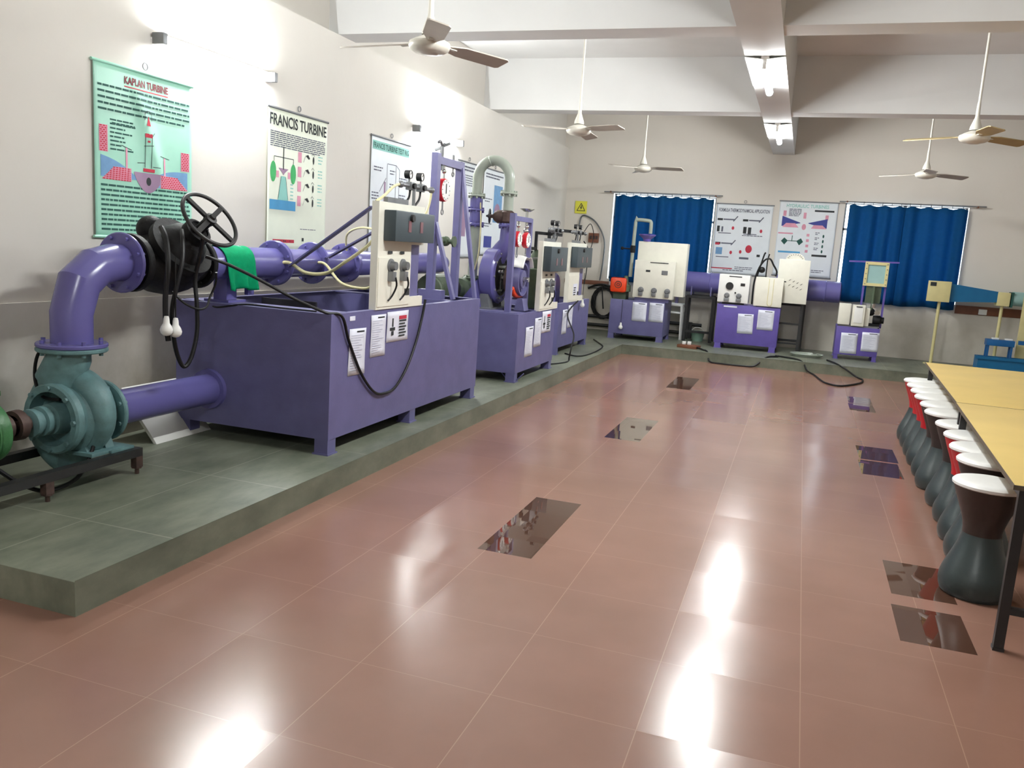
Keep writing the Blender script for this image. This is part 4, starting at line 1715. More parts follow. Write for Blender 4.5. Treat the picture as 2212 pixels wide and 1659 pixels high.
# casing: a drum facing +x with a dark window
CY, CZ = 8.90, 1.25
b = MB()
b.lathe((-3.36, CY, CZ), (1, 0, 0), [(0, 0), (0, .26), (.02, .30), (.16, .31), (.18, .29), (.18, .22)], 40)
b.tube([(-3.27, CY + .04, CZ + .20), (-3.20, CY, CZ + .30), (-3.155, CY, CZ + .38), (-3.155, CY, CZ + .58)], [.11, .09, .075, .066], 24)
b.prism([(-3.36, CY - .30, CZ - .05), (-3.52, CY - .30, CZ - .26), (-3.52, CY - .30, .9), (-3.30, CY - .30, .9)], (0, .22, 0))
cs = b.build('casing', 'pipe', r2)
b = MB()
b.lathe((-3.20, CY, CZ), (1, 0, 0), [(0, 0), (0, .225), (.02, .225), (.02, .20), (.012, .19), (.012, 0)], 40)
b.build('window', 'castblack', cs)
b = MB()
for k in range(10):
    a = 2 * PI * k / 10
    b.cyl((-3.19, CY + .255 * math.cos(a), CZ + .255 * math.sin(a)), (-3.165, CY + .255 * math.cos(a), CZ + .255 * math.sin(a)), .013, seg=6)
b.beam((-3.175, CY - .05, CZ + .02), (-3.175, CY - .05, CZ - .16), .02, .012, (1, 0, 0))
b.beam((-3.175, CY - .13, CZ - .16), (-3.175, CY + .0, CZ - .16), .02, .012, (1, 0, 0))
b.beam((-3.175, CY - .14, CZ + .10), (-3.175, CY + .12, CZ + .10), .03, .012, (1, 0, 0))
for y in (-.10, -.02):
    b.lathe((-3.182, CY + y, CZ + .05), (1, 0, 0), [(0, 0), (0, .025), (.02, .02), (.02, 0)], 12)
b.build('bolts_and_lever', 'steel', cs)
b = MB()
b.prism([(-3.34, 8.62, .89), (-3.20, 8.62, .89), (-3.24, 8.62, 1.05), (-3.32, 8.62, 1.05)], (0, .12, 0))
b.prism([(-3.34, 9.02, .89), (-3.20, 9.02, .89), (-3.24, 9.02, 1.05), (-3.32, 9.02, 1.05)], (0, .12, 0))
b.box(-3.38, -3.16, 8.58, 9.16, .888, .905)
b.build('casing_foot', 'grey', r2)
# shaft, pulley, brake drum
b = MB()
b.cyl((-3.18, CY, CZ - .02), (-2.86, CY, CZ - .02), .028, seg=16)
b.build('shaft', 'steel', r2)
b = MB()
b.lathe((-3.0, CY, CZ - .02), (1, 0, 0), [(0, .10), (0, .185), (.02, .19), (.08, .185), (.08, .165), (.02, .15), (.02, .11), (.08, .10), (.08, .03)], 36)
for k in range(4):
    a = 2 * PI * k / 4 + .4
    b.beam((-2.965, CY, CZ - .02), (-2.965, CY + .15 * math.cos(a), CZ - .02 + .15 * math.sin(a)), .035, .02, (1, 0, 0))
b.build('pulley', 'purple', r2)
b = MB()
b.lathe((-3.10, CY, CZ - .02), (1, 0, 0), [(0, 0), (0, .17), (.06, .175), (.06, 0)], 32)
b.build('brake_drum', 'rust', r2)
b = MB()
b.tube([(-2.985, CY - .20, 1.13), (-2.98, CY - .12, 1.065), (-2.975, CY, 1.045), (-2.975, CY + .12, 1.065), (-2.98, CY + .20, 1.13)], .03, 10, smooth=5)
b.build('brake_rope', 'orange', r2)
b = MB()
b.prism([(-2.98, 8.80, .888), (-2.86, 8.80, .888), (-2.89, 8.80, 1.02), (-2.95, 8.80, 1.02)], (0, .16, 0))
b.build('bearing_pedestal', 'purple', r2)
# brake frame
F2 = -2.94
b = MB()
b.box(F2 - .03, F2 + .03, 8.45, 8.505, .888, 1.93)
b.box(F2 - .025, F2 + .025, 9.04, 9.09, .888, 1.90)
b.box(F2 - .025, F2 + .025, 8.505, 9.04, 1.855, 1.905)
b.build('brake_frame', 'purple', r2)
b = MB()
b.cyl((F2, 8.93, 1.78), (F2, 8.93, 1.98), .014, seg=10)
b.lathe((F2, 8.93, 1.97), (0, 0, 1), [(0, .02), (.0, .035), (.02, .07), (.03, .085), (.03, .07), (.01, .02)], 24)
b.ball((F2, 8.93, 1.76), .03)
b.build('tension_wheel', 'steel', r2)
spring_balance((F2 + .01, 8.69, 1.665), .085, 'white faced spring balance nearest the post of the middle purple frame', 1.855)
spring_balance((F2 + .03, 8.93, 1.66), .085, 'red rimmed spring balance on the far side of the middle purple frame', 1.855)
b = MB()
def wrap(u, v):
    a = -1.2 + 2.4 * u
    return (-3.05 + .18 * v, CY + (.20 + .012 * math.sin(9 * u)) * math.sin(a), CZ + .04 + (.19 + .015 * math.sin(u * 14 + v * 4)) * math.cos(a))
b.grid(wrap, 18, 8)
tag(b.build('white_cloth', 'white', solid=.003, ang=70), 'white cloth lying over the pulley of the middle rig', 'cloth')
# arched pipe
AX, AL, AR = 8.90, -3.535, -3.155
b = MB()
ra = .19
pts = [(AR, AX, 1.97), (AR, AX, 2.30)]
for k in range(1, 16):
    a = PI * k / 16
    pts.append(((AL + AR) / 2 + ra * math.cos(a), AX, 2.30 + ra * 1.08 * math.sin(a)))
pts += [(AL, AX, 2.30), (AL, AX, 2.10)]
b.tube(pts, .056, 24)
b.build('arched_pipe', 'greypipe', r2, label='grey arched pipe')
b = MB()
b.flange((AR, AX, 2.155), (0, 0, 1), .098, .022)
b.flange((AL, AX, 2.115), (0, 0, 1), .098, .022)
b.ring((AL + .15, AX, 2.495), (1, 0, .4), .057, .005, 24, 6)
b.build('arch_flanges', 'greypipe', r2)
b = MB()
b.lathe((AL, AX, 1.78), (0, 0, 1), [(0, 0), (0, .07), (.32, .07), (.32, 0)], 24)
b.flange((AL, AX, 1.96), (0, 0, 1), .095, .02)
b.flange((AL, AX, 1.80), (0, 0, 1), .10, .03)
b.build('purple_riser', 'pipe', r2)
b = MB()
b.lathe((AL, AX, 1.17), (0, 0, 1), [(0, 0), (0, .054), (.62, .054), (.62, 0)], 24)
b.build('lower_riser', 'greypipe', r2, label='lower grey riser pipe')
b = MB()
b.flange((AL, AX, 1.20), (0, 0, 1), .10, .025)
b.lathe((AL, AX, 1.02), (0, 0, 1), [(0, .10), (.06, .09), (.16, .06)], 24)
b.build('riser_base', 'dkgreen', r2)
b = MB()
b.lathe((AR, AX, 1.66), (0, 0, 1), [(0, .066), (.12, .066), (.13, .085), (.15, .085), (.15, .05)], 24)
b.flange((AR, AX, 1.80), (0, 0, 1), .095, .025)
b.build('inlet_pipe', 'pipe', r2)
b = MB()
b.lathe((AR, AX, 1.83), (0, 0, 1), [(0, .05), (.02, .07), (.12, .075), (.14, .05)], 20)
b.lathe((AR - .05, AX, 1.90), (-1, -.2, 0), [(0, .07), (.06, .075), (.10, .05), (.12, .02), (.16, .02)], 20)
vv = b.build('inlet_valve', 'rust', r2)
handwheel(vv, (AR - .20, AX - .03, 1.90), (-1, -.25, 0), .075, .007, 3, .02)
b = MB()
b.tube([(AL + .06, AX - .03, 2.04), (AL + .09, AX - .06, 1.8), (AL + .08, AX - .05, 1.5), (AL + .04, AX - .04, 1.3)], .009, 8, smooth=5)
b.build('yellow_hose', 'hose', r2)
b = MB()
b.lathe((-2.93, 9.34, .89), (0, 0, 1), [(0, 0), (0, .085), (.40, .085), (.42, .10), (.45, .10), (.46, .07), (.60, .06), (.66, .04), (.68, 0)], 24)
b.build('nozzle_housing', 'dkgreen', r2)
control_panel(r2, -2.765, 9.05, 9.60, 9.78, .88, 1.665, 1.33, 9.08)
manifold(r2, -2.79, 9.35, 9.86, 1.80, 1.66)
b = MB()
b.tube([(-3.2, 9.05, 1.42), (-2.93, 9.12, 1.46), (-2.86, 9.25, 1.47)], .011, 8)
b.build('sensing_tube', 'grey', r2)
b = MB()
b.beam((F2, 9.09, 1.575), (F2, 9.34, 1.575), .03, .035)
b.beam((F2, 9.325, 1.56), (F2, 9.325, 1.77), .03, .03)
b.beam((F2, 9.31, 1.755), (-2.82, 9.95, 1.755), .03, .035)
b.build('support_bracket', 'castblack', r2)
G2 = 'printed sheets on the middle rig'
paper('right', X2 + .001, 8.64, .725, .27, .33, 'white instruction sheet on the middle rig, lowest and leftmost of its three', G2)
paper('right', X2 + .001, 8.955, .805, .26, .33, 'white instruction sheet on the middle rig, second of its three', G2)
paper('right', X2 + .001, 9.225, .865, .36, .25, 'white sticker with a black diagram on the middle rig under its panel', G2, sticker=True)

# pump and motor standing between the two big rigs
p2 = thing('booster_pump', 'dark green booster pump and motor against the left wall behind the purple frame', 'pump', (-3.62, 8.4, HP))
BX, BZ = -3.62, 1.085
b = MB()
prof = [(0, 0), (0, .09), (.02, .14)]
for k in range(16):
    t = .04 + k * .022
    prof += [(t, .148), (t + .004, .160), (t + .012, .160), (t + .016, .148)]
prof += [(.42, .14), (.44, .06), (.44, 0)]
b.lathe((BX, 7.90, BZ), (0, 1, 0), prof, 32)
b.box(BX - .10, BX + .10, 7.98, 8.24, .88, 1.0)
b.build('motor', 'dkgreen', p2)
b = MB()
b.box(BX - .075, BX + .075, 7.96, 8.30, BZ + .12, BZ + .165, bev=.018)  # pale slab standing in for light on top of the green motor
b.build('lit_motor_top', 'greypipe', p2)
b = MB()
b.cyl((BX, 8.34, BZ), (BX, 8.62, BZ), .025, seg=12)
b.lathe((BX, 8.42, BZ), (0, 1, 0), [(0, .0), (0, .10), (.02, .115), (.10, .115), (.12, .10), (.12, 0)], 24)
b.build('coupling', 'castblack', p2)
b = MB()
b.lathe((BX, 8.60, BZ - .03), (0, 1, 0), [(0, 0), (0, .05), (.04, .08), (.10, .085), (.12, .14), (.30, .15), (.34, .09), (.34, 0)], 24)
b.tube([(BX, 8.80, BZ + .04), (BX + .04, 8.86, BZ + .09), (-3.535, 8.90, BZ + .10)], .06, 14, smooth=4)
b.box(BX - .09, BX + .09, 8.66, 8.88, .88, .96)
b.build('pump_body', 'dkgreen', p2)
b = MB()
b.box(-3.80, -3.47, 7.82, 9.06, .83, .88)
for x in (-3.77, -3.50):
    for y in (7.86, 9.02):
        b.box(x - .028, x + .028, y - .03, y + .03, HP, .83)
b.build('stand', 'black', p2)

# ------------------------------------------------------------------ third rig, nearest the corner
r3 = thing('turbine_test_rig', 'farthest purple turbine rig on the left, with a narrow cream panel near the corner', 'test rig', (-3.5, 11.8, HP), 'purple turbine test rigs')
X3 = -3.07
tank(r3, -3.95, X3, 10.98, 12.66, .245, .848, [(-3.125, 11.03), (-3.125, 12.60), (-3.89, 11.03), (-3.89, 12.6)])
control_panel(r3, X3 + .01, 11.33, 11.90, 12.22, .856, 1.685, 1.345, 11.36, sockets=False)
manifold(r3, X3 - .02, 11.45, 12.2, 1.83, 1.68)
b = MB()
for p0, p1 in (((-3.3, 11.05, .856), (-3.3, 11.05, 1.86)), ((-3.3, 11.05, 1.84), (-3.12, 11.9, 1.84)), ((-3.3, 11.05, 1.52), (-3.60, 11.05, 1.52)), ((-3.6, 11.05, 1.52), (-3.6, 11.05, .856))):
    b.beam(p0, p1, .04, .04)
b.build('pipe_frame', 'castblack', r3)
b = MB()
b.lathe((-3.5, 11.6, 1.05), (1, 0, 0), [(0, 0), (0, .17), (.02, .19), (.18, .19), (.20, .17), (.20, 0)], 32)
b.box(-3.52, -3.28, 11.5, 11.7, .80, 1.0)
b.build('casing', 'pipe', r3)
b = MB()
b.tube([(-3.12, 12.25, 1.72), (-3.10, 12.45, 1.60), (-3.12, 12.55, 1.30), (-3.10, 12.40, 1.1)], .008, 8, smooth=6)
b.tube([(-3.06, 12.0, 1.86), (-3.05, 12.3, 1.98), (-3.04, 12.5, 1.80), (-3.06, 12.35, 1.5)], .006, 8, smooth=6)
b.build('sensing_leads', 'rubber', r3)
b = MB()
b.box(X3 + .016, X3 + .020, 11.58, 11.80, .95, 1.11)
b.build('diagram_sticker', 'paper', r3)
b = MB()
for i in range(4):
    b.box(X3 + .020, X3 + .022, 11.60, 11.70 + .02 * (i % 2), .95 + i * .032, .965 + i * .032)
b.build('sticker_print', 'blackink', r3)
G3 = 'printed sheets on the farthest left rig'
paper('right', X3 + .001, 11.17, .76, .24, .34, 'white instruction sheet on the farthest left rig, leftmost of its pair', G3)
paper('right', X3 + .001, 11.46, .81, .25, .32, 'white instruction sheet on the farthest left rig, rightmost of its pair', G3)
bulb_holder((-3.02, 12.05, .80), 'white bulb holder hanging against the farthest left rig', .46)
cable('floor_cable', [(-3.04, 11.86, .86), (-3.03, 11.3, .70), (-2.74, 10.6, .5), (-2.72, 10.45, .35), (-2.73, 10.42, .22), (-2.74, 10.40, .163), (-2.80, 10.15, .160), (-2.9, 9.95, .160)], .010, 'black cable dropping from the panel to the platform between middle and farthest rig')
cable('floor_cable', [(-3.0, 11.2, .160), (-2.82, 11.05, .160), (-2.72, 11.2, .160), (-2.70, 11.8, .160), (-2.76, 12.5, .160), (-2.95, 13.0, .160), (-3.12, 13.4, .160)], .009, 'black cable curving over the platform beside the farthest left rig')

# coiled cables hanging in the corner and low pipe
o = thing('cable_coil', 'bundle of black cables hanging in loops on the far wall beside the corner', 'cable bundle', (-3.4, 15.2, .9))
b = MB()
for k in range(7):
    r_ = random.Random(k)
    w_, h_ = .17 + .05 * r_.random(), .24 + .06 * r_.random()
    cx = -3.42 + .04 * r_.random()
    pts = [(cx + w_ * math.cos(a), 15.16 + .05 * r_.random(), .70 + h_ * math.sin(a) - .04) for a in [2 * PI * i / 18 for i in range(19)]]
    b.tube(pts, .012, 6)
b.build('coils', 'rubber', o)
b = MB()
b.tube([(-3.72, 15.2, .90), (-3.60, 15.18, .96), (-3.45, 15.17, .99), (-3.30, 15.2, .96), (-3.20, 15.22, .9)], .02, 8, smooth=4)
b.tube([(-3.45, 15.15, .96), (-3.42, 15.13, .75), (-3.39, 15.12, .55)], .012, 8, smooth=4)
b.build('hanging_ends', 'rubber', o)
b = MB()
b.cyl((-3.74, 15.24, .93), (-3.2, 15.24, .93), .022, seg=10)
b.build('support_bar', 'grey', o)
b = MB()
b.cyl((-4.2, 15.20, .40), (-1.6, 15.20, .40), .03, seg=12)
b.cyl((-4.2, 15.22, .24), (-1.6, 15.22, .24), .03, seg=12)
for x in (-4.0, -2.9, -1.8):
    b.box(x - .03, x + .03, 15.16, 15.27, HP, .44)
tag(b.build('water_pipe', 'black'), 'pair of dark pipes running low along the far wall', 'pipe')

# ------------------------------------------------------------------ far wall rig A: white gauge cabinet
ra_ = thing('turbine_test_rig', 'purple rig with a tall white gauge cabinet before the left blue curtains', 'test rig', (-2.52, 14.4, HP), 'rigs along the far wall')
tank(ra_, -3.02, -2.10, 13.98, 14.74, .238, .815, [(-2.97, 14.03), (-2.15, 14.03), (-2.15, 14.69), (-2.97, 14.69)], open_top=False)
b = MB()
b.box(-2.655, -1.985, 13.97, 14.12, .872, 1.49, bev=.01)
cab = b.build('gauge_cabinet', 'cream', ra_)
b = MB()
b.box(-2.66, -1.84, 14.16, 14.42, .92, 1.80, bev=.008)
b.build('back_cabinet', 'cream', ra_)
b = MB()
for k in range(3):
    x = -2.52 + .22 * k
    b.lathe((x, 13.97, 1.0), (0, -1, 0), [(0, 0), (0, .05), (.012, .048), (.014, .034), (.05, .026), (.05, 0)], 18)
    b.box(x - .035, x + .035, 13.93, 13.968, .905, .965, bev=.004)
b.build('switch_sockets', 'grey', cab)
b = MB()
b.box(-2.46, -2.39, 13.964, 13.969, 1.305, 1.335)
b.box(-2.40, -2.10, 13.964, 13.969, 1.455, 1.468)
b.build('name_tags', 'blackink', cab)
b = MB()
b.box(-2.20, -2.10, 13.965, 13.969, 1.27, 1.34)
b.build('label_plate', 'grey', cab)
b = MB()
for x in (-2.55, -1.95):
    b.beam((x, 14.25, .815), (x, 14.25, .93), .05, .05)
b.box(-2.62, -2.05, 14.0, 14.10, .815, .875)
b.build('cabinet_support', 'purple', ra_)
b = MB()
b.tube([(-2.735, 14.06, 1.20), (-2.72, 14.06, 2.10), (-2.70, 14.06, 2.135), (-2.66, 14.06, 2.145), (-2.50, 14.06, 2.135), (-2.465, 14.06, 2.11), (-2.46, 14.06, 2.07), (-2.46, 14.06, 1.93)], .030, 14, smooth=3)
b.build('goose_neck_pipe', 'greypipe', ra_)
b = MB()
b.lathe((-2.73, 14.06, 1.60), (0, 0, 1), [(0, .03), (0, .045), (.12, .045), (.12, .03)], 16)
b.cyl((-2.73, 14.06, 1.66), (-2.90, 14.02, 1.665), .012, seg=8)
b.ball((-2.90, 14.02, 1.665), .028)
b.build('gate_cock', 'castblack', ra_)
b = MB()
b.lathe((-2.53, 14.2, 1.80), (0, 0, 1), [(0, 0), (0, .06), (.04, .065), (.10, .14), (.12, .14), (.10, .12), (.05, .05), (.05, 0)], 24)
b.build('funnel', 'violet', ra_)
b = MB()
b.lathe((-2.80, 14.06, .95), (0, 0, 1), [(0, .0), (0, .09), (.10, .09), (.14, .05), (.26, .034), (.26, 0)], 20)
b.lathe((-2.90, 13.98, 1.05), (0, 1, 0), [(0, 0), (0, .10), (.35, .10), (.35, 0)], 24)
b.box(-3.0, -2.78, 14.05, 14.3, .815, .97)
pmo = b.build('pump_motor', 'dkgreen', ra_)
b = MB()
b.box(-3.035, -2.765, 13.93, 13.985, .935, 1.18, bev=.045)
b.build('fan_cover', 'orange', pmo, label='orange rounded square fan cover')
b = MB()
b.ring((-2.90, 13.928, 1.06), (0, 1, 0), .055, .006, 24, 6)
b.ring((-2.90, 13.928, 1.06), (0, 1, 0), .022, .006, 18, 6)
b.build('fan_grille', 'rust', pmo)
GA = 'printed sheets on the white cabinet rig'
paper('front', 13.978, -2.635, .79, .24, .315, 'white instruction sheet on the white cabinet rig, left of the two', GA)
paper('front', 13.978, -2.35, .80, .24, .315, 'white instruction sheet on the white cabinet rig, right of the two', GA)
bulb_holder((-2.80, 13.93, .36), 'white bulb holder hanging low in front of the white cabinet rig', .45)

# plastic stool
o = thing('plastic_stool', 'white plastic stool half hidden right of the white cabinet rig', 'stool', (-2.07, 14.95, HP))
b = MB()
b.box(-2.24, -1.90, 14.78, 15.12, .73, .77, bev=.015)
b.box(-2.23, -1.91, 14.79, 15.11, .60, .63, bev=.01)
b.build('seat', 'white', o)
for x in (-2.22, -1.92):
    for y in (14.80, 15.10):
        b = MB()
        b.beam((x, y, .75), (x + (.02 if x > -2.0 else -.02), y, HP), .05, .05)
        b.build('leg', 'white', o)

# plug board with plugs
o = thing('extension_board', 'wooden extension board with two white plugs lying on the platform edge', 'extension board', (-1.60, 13.62, HP))
b = MB()
b.box(-1.76, -1.44, 13.50, 13.72, HP, .20, bev=.006, rot=Matrix.Rotation(-.25, 3, 'Z'))
b.build('board', 'wood', o)
for x, y in ((-1.68, 13.62), (-1.60, 13.64)):
    b = MB()
    b.box(x - .03, x + .03, y - .03, y + .03, .20, .25, bev=.01)
    b.build('plug', 'white', o)
cable('floor_cable', [(-1.50, 13.55, .18), (-1.36, 13.42, .165), (-1.27, 13.28, .15), (-1.20, 13.14, .02), (-1.0, 13.09, .012), (-.75, 13.09, .012), (-.55, 13.12, .02), (-.45, 13.22, .10), (-.36, 13.30, .165), (-.22, 13.5, .163)], .014, 'black cable from the wooden extension board sagging over the platform step')
cable('floor_cable', [(-.26, 13.6, .163), (.05, 13.40, .163), (.16, 13.24, .13), (.22, 13.12, .04), (.32, 12.9, .012), (.40, 12.4, .012), (.48, 12.1, .012), (.66, 12.0, .012), (.92, 12.5, .012), (.98, 12.9, .012), (.90, 13.05, .03), (.74, 13.15, .12), (.62, 13.30, .165), (.5, 13.7, .163)], .013, 'black cable looping over the red floor in front of the small rig')
b = MB()
for k in range(4):
    a0 = k * .4
    b.tube([(.20 + (.20 + .015 * k) * math.cos(a + a0), 14.0 + (.14 + .012 * k) * math.sin(a + a0), HP + .012 + .012 * k) for a in [2 * PI * i / 20 for i in range(20)]], .009, 6)
tag(b.build('coiled_cable', 'greypipe'), 'pale coiled cable lying on the platform behind the violet rig', 'cable')

# purple air ducts on black stands
def duct(x0, x1, label, legs):
    o = thing('air_duct', label, 'duct', ((x0 + x1) / 2, 14.9, HP), 'purple cylinders on black stands')
    b = MB()
    b.lathe((x0, 14.9, 1.172), (1, 0, 0), [(0, 0), (.0, .12), (.02, .175), (x1 - x0 - .02, .175), (x1 - x0, .12), (x1 - x0, 0)], 36)
    b.build('cylinder', 'pipe', o)
    b = MB()
    b.ring((x0 + .14, 14.9, 1.172), (1, 0, 0), .176, .008, 36, 6)
    b.ring((x1 - .25, 14.9, 1.172), (1, 0, 0), .176, .008, 36, 6)
    b.cyl((x0 + .15, 14.9, 1.34), (x0 + .15, 14.9, 1.40), .014, seg=8)
    b.build('bands', 'pipe', o)
    for lx in legs:
        b = MB()
        b.beam((lx, 14.74, 1.10), (lx, 14.74, .95), .05, .02)
        b.beam((lx, 15.06, 1.10), (lx, 15.06, .95), .05, .02)
        b.build('saddle', 'purple', o)
    b = MB()
    a, e = min(legs) - .06, max(legs) + .06
    for x in (a, e):
        for y in (14.72, 15.08):
            b.box(x - .025, x + .025, y - .025, y + .025, HP, .93)
    b.box(a, e, 14.70, 14.75, .90, .95)
    b.box(a, e, 15.05, 15.10, .90, .95)
    b.box(a, e, 14.71, 14.74, .30, .34)
    b.build('stand', 'black', o)


duct(-2.06, -1.24, 'purple cylinder on a black stand between the white cabinet rig and the violet rig', (-1.78, -1.45))
duct(-.55, .63, 'purple cylinder on a black stand left of the right blue curtains', (-.30, .02))
o = thing('bucket', 'small pale green bucket under the purple cylinder between the rigs', 'bucket', (-1.62, 14.9, HP))
b = MB()
b.lathe((-1.62, 14.9, HP), (0, 0, 1), [(0, 0), (0, .09), (.16, .12), (.17, .13), (.165, .11), (.01, .085), (.01, 0)], 24)
b.build('body', 'bucket', o)
b = MB()
b.tube([(-1.74, 14.9, HP + .15), (-1.69, 14.86, HP + .22), (-1.62, 14.84, HP + .24), (-1.55, 14.86, HP + .22), (-1.50, 14.9, HP + .15)], .005, 6, smooth=4)
b.build('handle', 'white', o)

# ------------------------------------------------------------------ far wall rig B: violet
rb_ = thing('turbine_test_rig', 'bright violet rig with three cream boxes in front of the far wall charts', 'test rig', (-.76, 14.4, HP), 'rigs along the far wall')
tank(rb_, -1.265, -.275, 14.10, 14.72, .235, .872, [(-1.20, 14.15), (-.34, 14.15), (-.34, 14.66), (-1.20, 14.66)], m='violet', open_top=False)
b = MB()
b.box(-1.275, -.79, 14.09, 14.40, .905, 1.355, bev=.008)
c1 = b.build('instrument_box', 'white', rb_)
b = MB()
b.lathe((-1.10, 14.09, 1.17), (0, -1, 0), [(0, 0), (0, .062), (.02, .06), (.02, 0)], 24)
b.box(-.93, -.86, 14.085, 14.091, 1.18, 1.225)
b.lathe((-1.0, 14.09, 1.065), (0, -1, 0), [(0, 0), (0, .014), (.015, .014), (.015, 0)], 12)
b.box(-1.12, -.92, 14.086, 14.091, 1.318, 1.332)
b.build('dial', 'black', c1)
b = MB()
for x in (-1.13, -.94):
    b.lathe((x, 14.09, 1.015), (0, -1, 0), [(0, 0), (0, .045), (.012, .043), (.014, .03), (.045, .024), (.045, 0)], 18)
    b.box(x - .04, x + .04, 14.05, 14.088, .925, .975, bev=.004)
b.build('switch_sockets', 'grey', c1)
b = MB()
b.box(-.70, -.27, 14.08, 14.22, .885, 1.35, bev=.008)
c2 = b.build('manometer_board', 'cream', rb_)
b = MB()
b.box(-.495, -.485, 14.07, 14.082, .93, 1.33)
b.box(-.425, -.415, 14.07, 14.082, .93, 1.33)
b.tube([(-.49, 14.07, .935), (-.47, 14.065, .905), (-.44, 14.065, .905), (-.42, 14.07, .935)], .006, 6, smooth=4)
b.build('manometer_tubes', 'hose', c2)
b = MB()
b.box(-.38, .10, 14.30, 14.42, .955, 1.655, bev=.008)
c3 = b.build('scale_board', 'cream', rb_)
b = MB()
b.prism([(-.14 + .145 * math.cos(a), 14.33, 1.655 + .105 * math.sin(a)) for a in [PI * i / 16 for i in range(17)]], (0, .06, 0))
b.build('dial_hump', 'cream', c3)
b = MB()
for i in range(9):
    a = PI * (i + 1) / 10
    b.beam((-.14 + .10 * math.cos(a), 14.326, 1.655 + .07 * math.sin(a)), (-.14 + .125 * math.cos(a), 14.326, 1.655 + .092 * math.sin(a)), .006, .003, (0, 1, 0))
for k in range(8):
    b.beam((-.20 + .06 * (k % 4), 14.296, 1.24 + .08 * (k // 4) - .02 * (k % 4)), (-.17 + .06 * (k % 4), 14.296, 1.26 + .08 * (k // 4) - .02 * (k % 4)), .006, .003, (0, 1, 0))
b.box(-.34, -.24, 14.294, 14.30, 1.29, 1.305)
b.build('scale_marks', 'blackink', c3)
b = MB()
b.box(-1.2, -.86, 14.15, 14.35, .872, .906)
b.box(-.66, -.32, 14.12, 14.2, .872, .886)
b.beam((-.30, 14.36, .85), (-.30, 14.36, .97), .05, .05)
b.beam((.05, 14.40, .15), (.05, 14.40, .97), .05, .05)
b.beam((-.30, 14.40, .62), (.05, 14.40, .62), .03, .03)
b.beam((-.30, 14.40, .30), (.05, 14.40, .30), .03, .03)
b.build('board_stand', 'black', rb_)
b = MB()
b.tube([(-.73, 14.2, .90), (-.73, 14.19, 1.25), (-.68, 14.19, 1.48), (-.60, 14.19, 1.62), (-.52, 14.19, 1.64), (-.46, 14.2, 1.55), (-.40, 14.2, 1.45), (-.41, 14.2, 1.37)], .014, 8, smooth=6)
b.tube([(-.70, 14.2, 1.32), (-.66, 14.2, 1.52), (-.62, 14.2, 1.70), (-.60, 14.2, 1.74)], .012, 8, smooth=6)
b.tube([(-.56, 14.2, 1.34), (-.56, 14.2, 1.60), (-.54, 14.2, 1.72)], .010, 8, smooth=6)
b.ball((-.63, 14.2, 1.46), .05)
b.build('hose_bundle', 'rubber', rb_)
GB = 'printed sheets on the violet rig'
paper('front', 14.098, -.92, .735, .245, .32, 'white instruction sheet on the bright violet rig, lower left one', GB, tilt=.03)
paper('front', 14.098, -.61, .825, .25, .32, 'white instruction sheet on the bright violet rig, upper right one', GB)
b = MB()
b.box(-1.16, -.95, 14.094, 14.098, .825, .85)
tag(b.build('tape_strip', 'paper'), 'thin white tape strip near the top of the violet rig', 'tape')

# ------------------------------------------------------------------ far wall rig C: small, with a sight glass
rc_ = thing('turbine_test_rig', 'small violet rig with a framed sight glass before the right blue curtains', 'test rig', (.92, 14.45, HP), 'rigs along the far wall')
tank(rc_, .60, 1.235, 14.20, 14.72, .225, .672, [(.635, 14.235), (1.20, 14.235), (1.20, 14.685), (.635, 14.685)], m='violet', open_top=False, legw=.06)
b = MB()
b.box(.60, .775, 14.18, 14.34, .70, 1.03, bev=.008)
b.box(.80, .985, 14.18, 14.34, .69, 1.02, bev=.008)
b.box(.985, 1.06, 14.24, 14.38, .69, .98, bev=.008)
cb = b.build('cream_boxes', 'cream', rc_)
b = MB()
b.box(.83, .955, 14.172, 14.181, .74, .985, bev=.003)
b.build('box_lid', 'white', cb)
b = MB()
b.box(.85, .94, 14.166, 14.174, .985, 1.0)
b.build('box_slot', 'blackink', cb)
b = MB()
b.box(.62, 1.2, 14.22, 14.5, .672, .70)
b.build('base_strip', 'grey', rc_)
b = MB()
t = .045
x0, x1, z0, z1, y = .91, 1.255, 1.325, 1.70, 14.33
b.box(x0, x0 + t, y, y + .05, z0, z1)
b.box(x1 - t, x1, y, y + .05, z0, z1)
b.box(x0 + t, x1 - t, y, y + .05, z0, z0 + t)
b.box(x0 + t, x1 - t, y, y + .05, z1 - t, z1)
sf = b.build('sight_frame', 'creamyel', rc_)
b = MB()
b.box(x0 + t, x1 - t, y + .02, y + .03, z0 + t, z1 - t)
b.build('sight_glass', 'palepipe', sf)
b = MB()
for k in range(5):
    for xx in (x0 + t / 2, x1 - t / 2):
        b.cyl((xx, y - .01, z0 + .03 + k * (z1 - z0 - .06) / 4), (xx, y, z0 + .03 + k * (z1 - z0 - .06) / 4), .009, seg=6)
b.build('frame_bolts', 'grey', sf)
b = MB()
for x in (.925, 1.245):
    b.beam((x, 14.40, .672), (x, 14.40, 1.69), .03, .03)
b.beam((.67, 14.40, 1.69), (1.40, 14.40, 1.71), .025, .025)
b.build('side_posts', 'violet', rc_)
b = MB()
b.box(.97, 1.19, 14.36, 14.42, 1.06, 1.32)
b.tube([(1.08, 14.30, 1.32), (1.08, 14.30, 1.02), (1.06, 14.30, .92)], .022, 10, smooth=3)
b.build('jet_chamber', 'dkgreen', rc_)
b = MB()
b.lathe((1.12, 14.34, .80), (1, 0, 0), [(0, 0), (0, .07), (.10, .075), (.12, .05), (.16, .05), (.16, 0)], 20)
b.ball((1.08, 14.33, .92), .06)
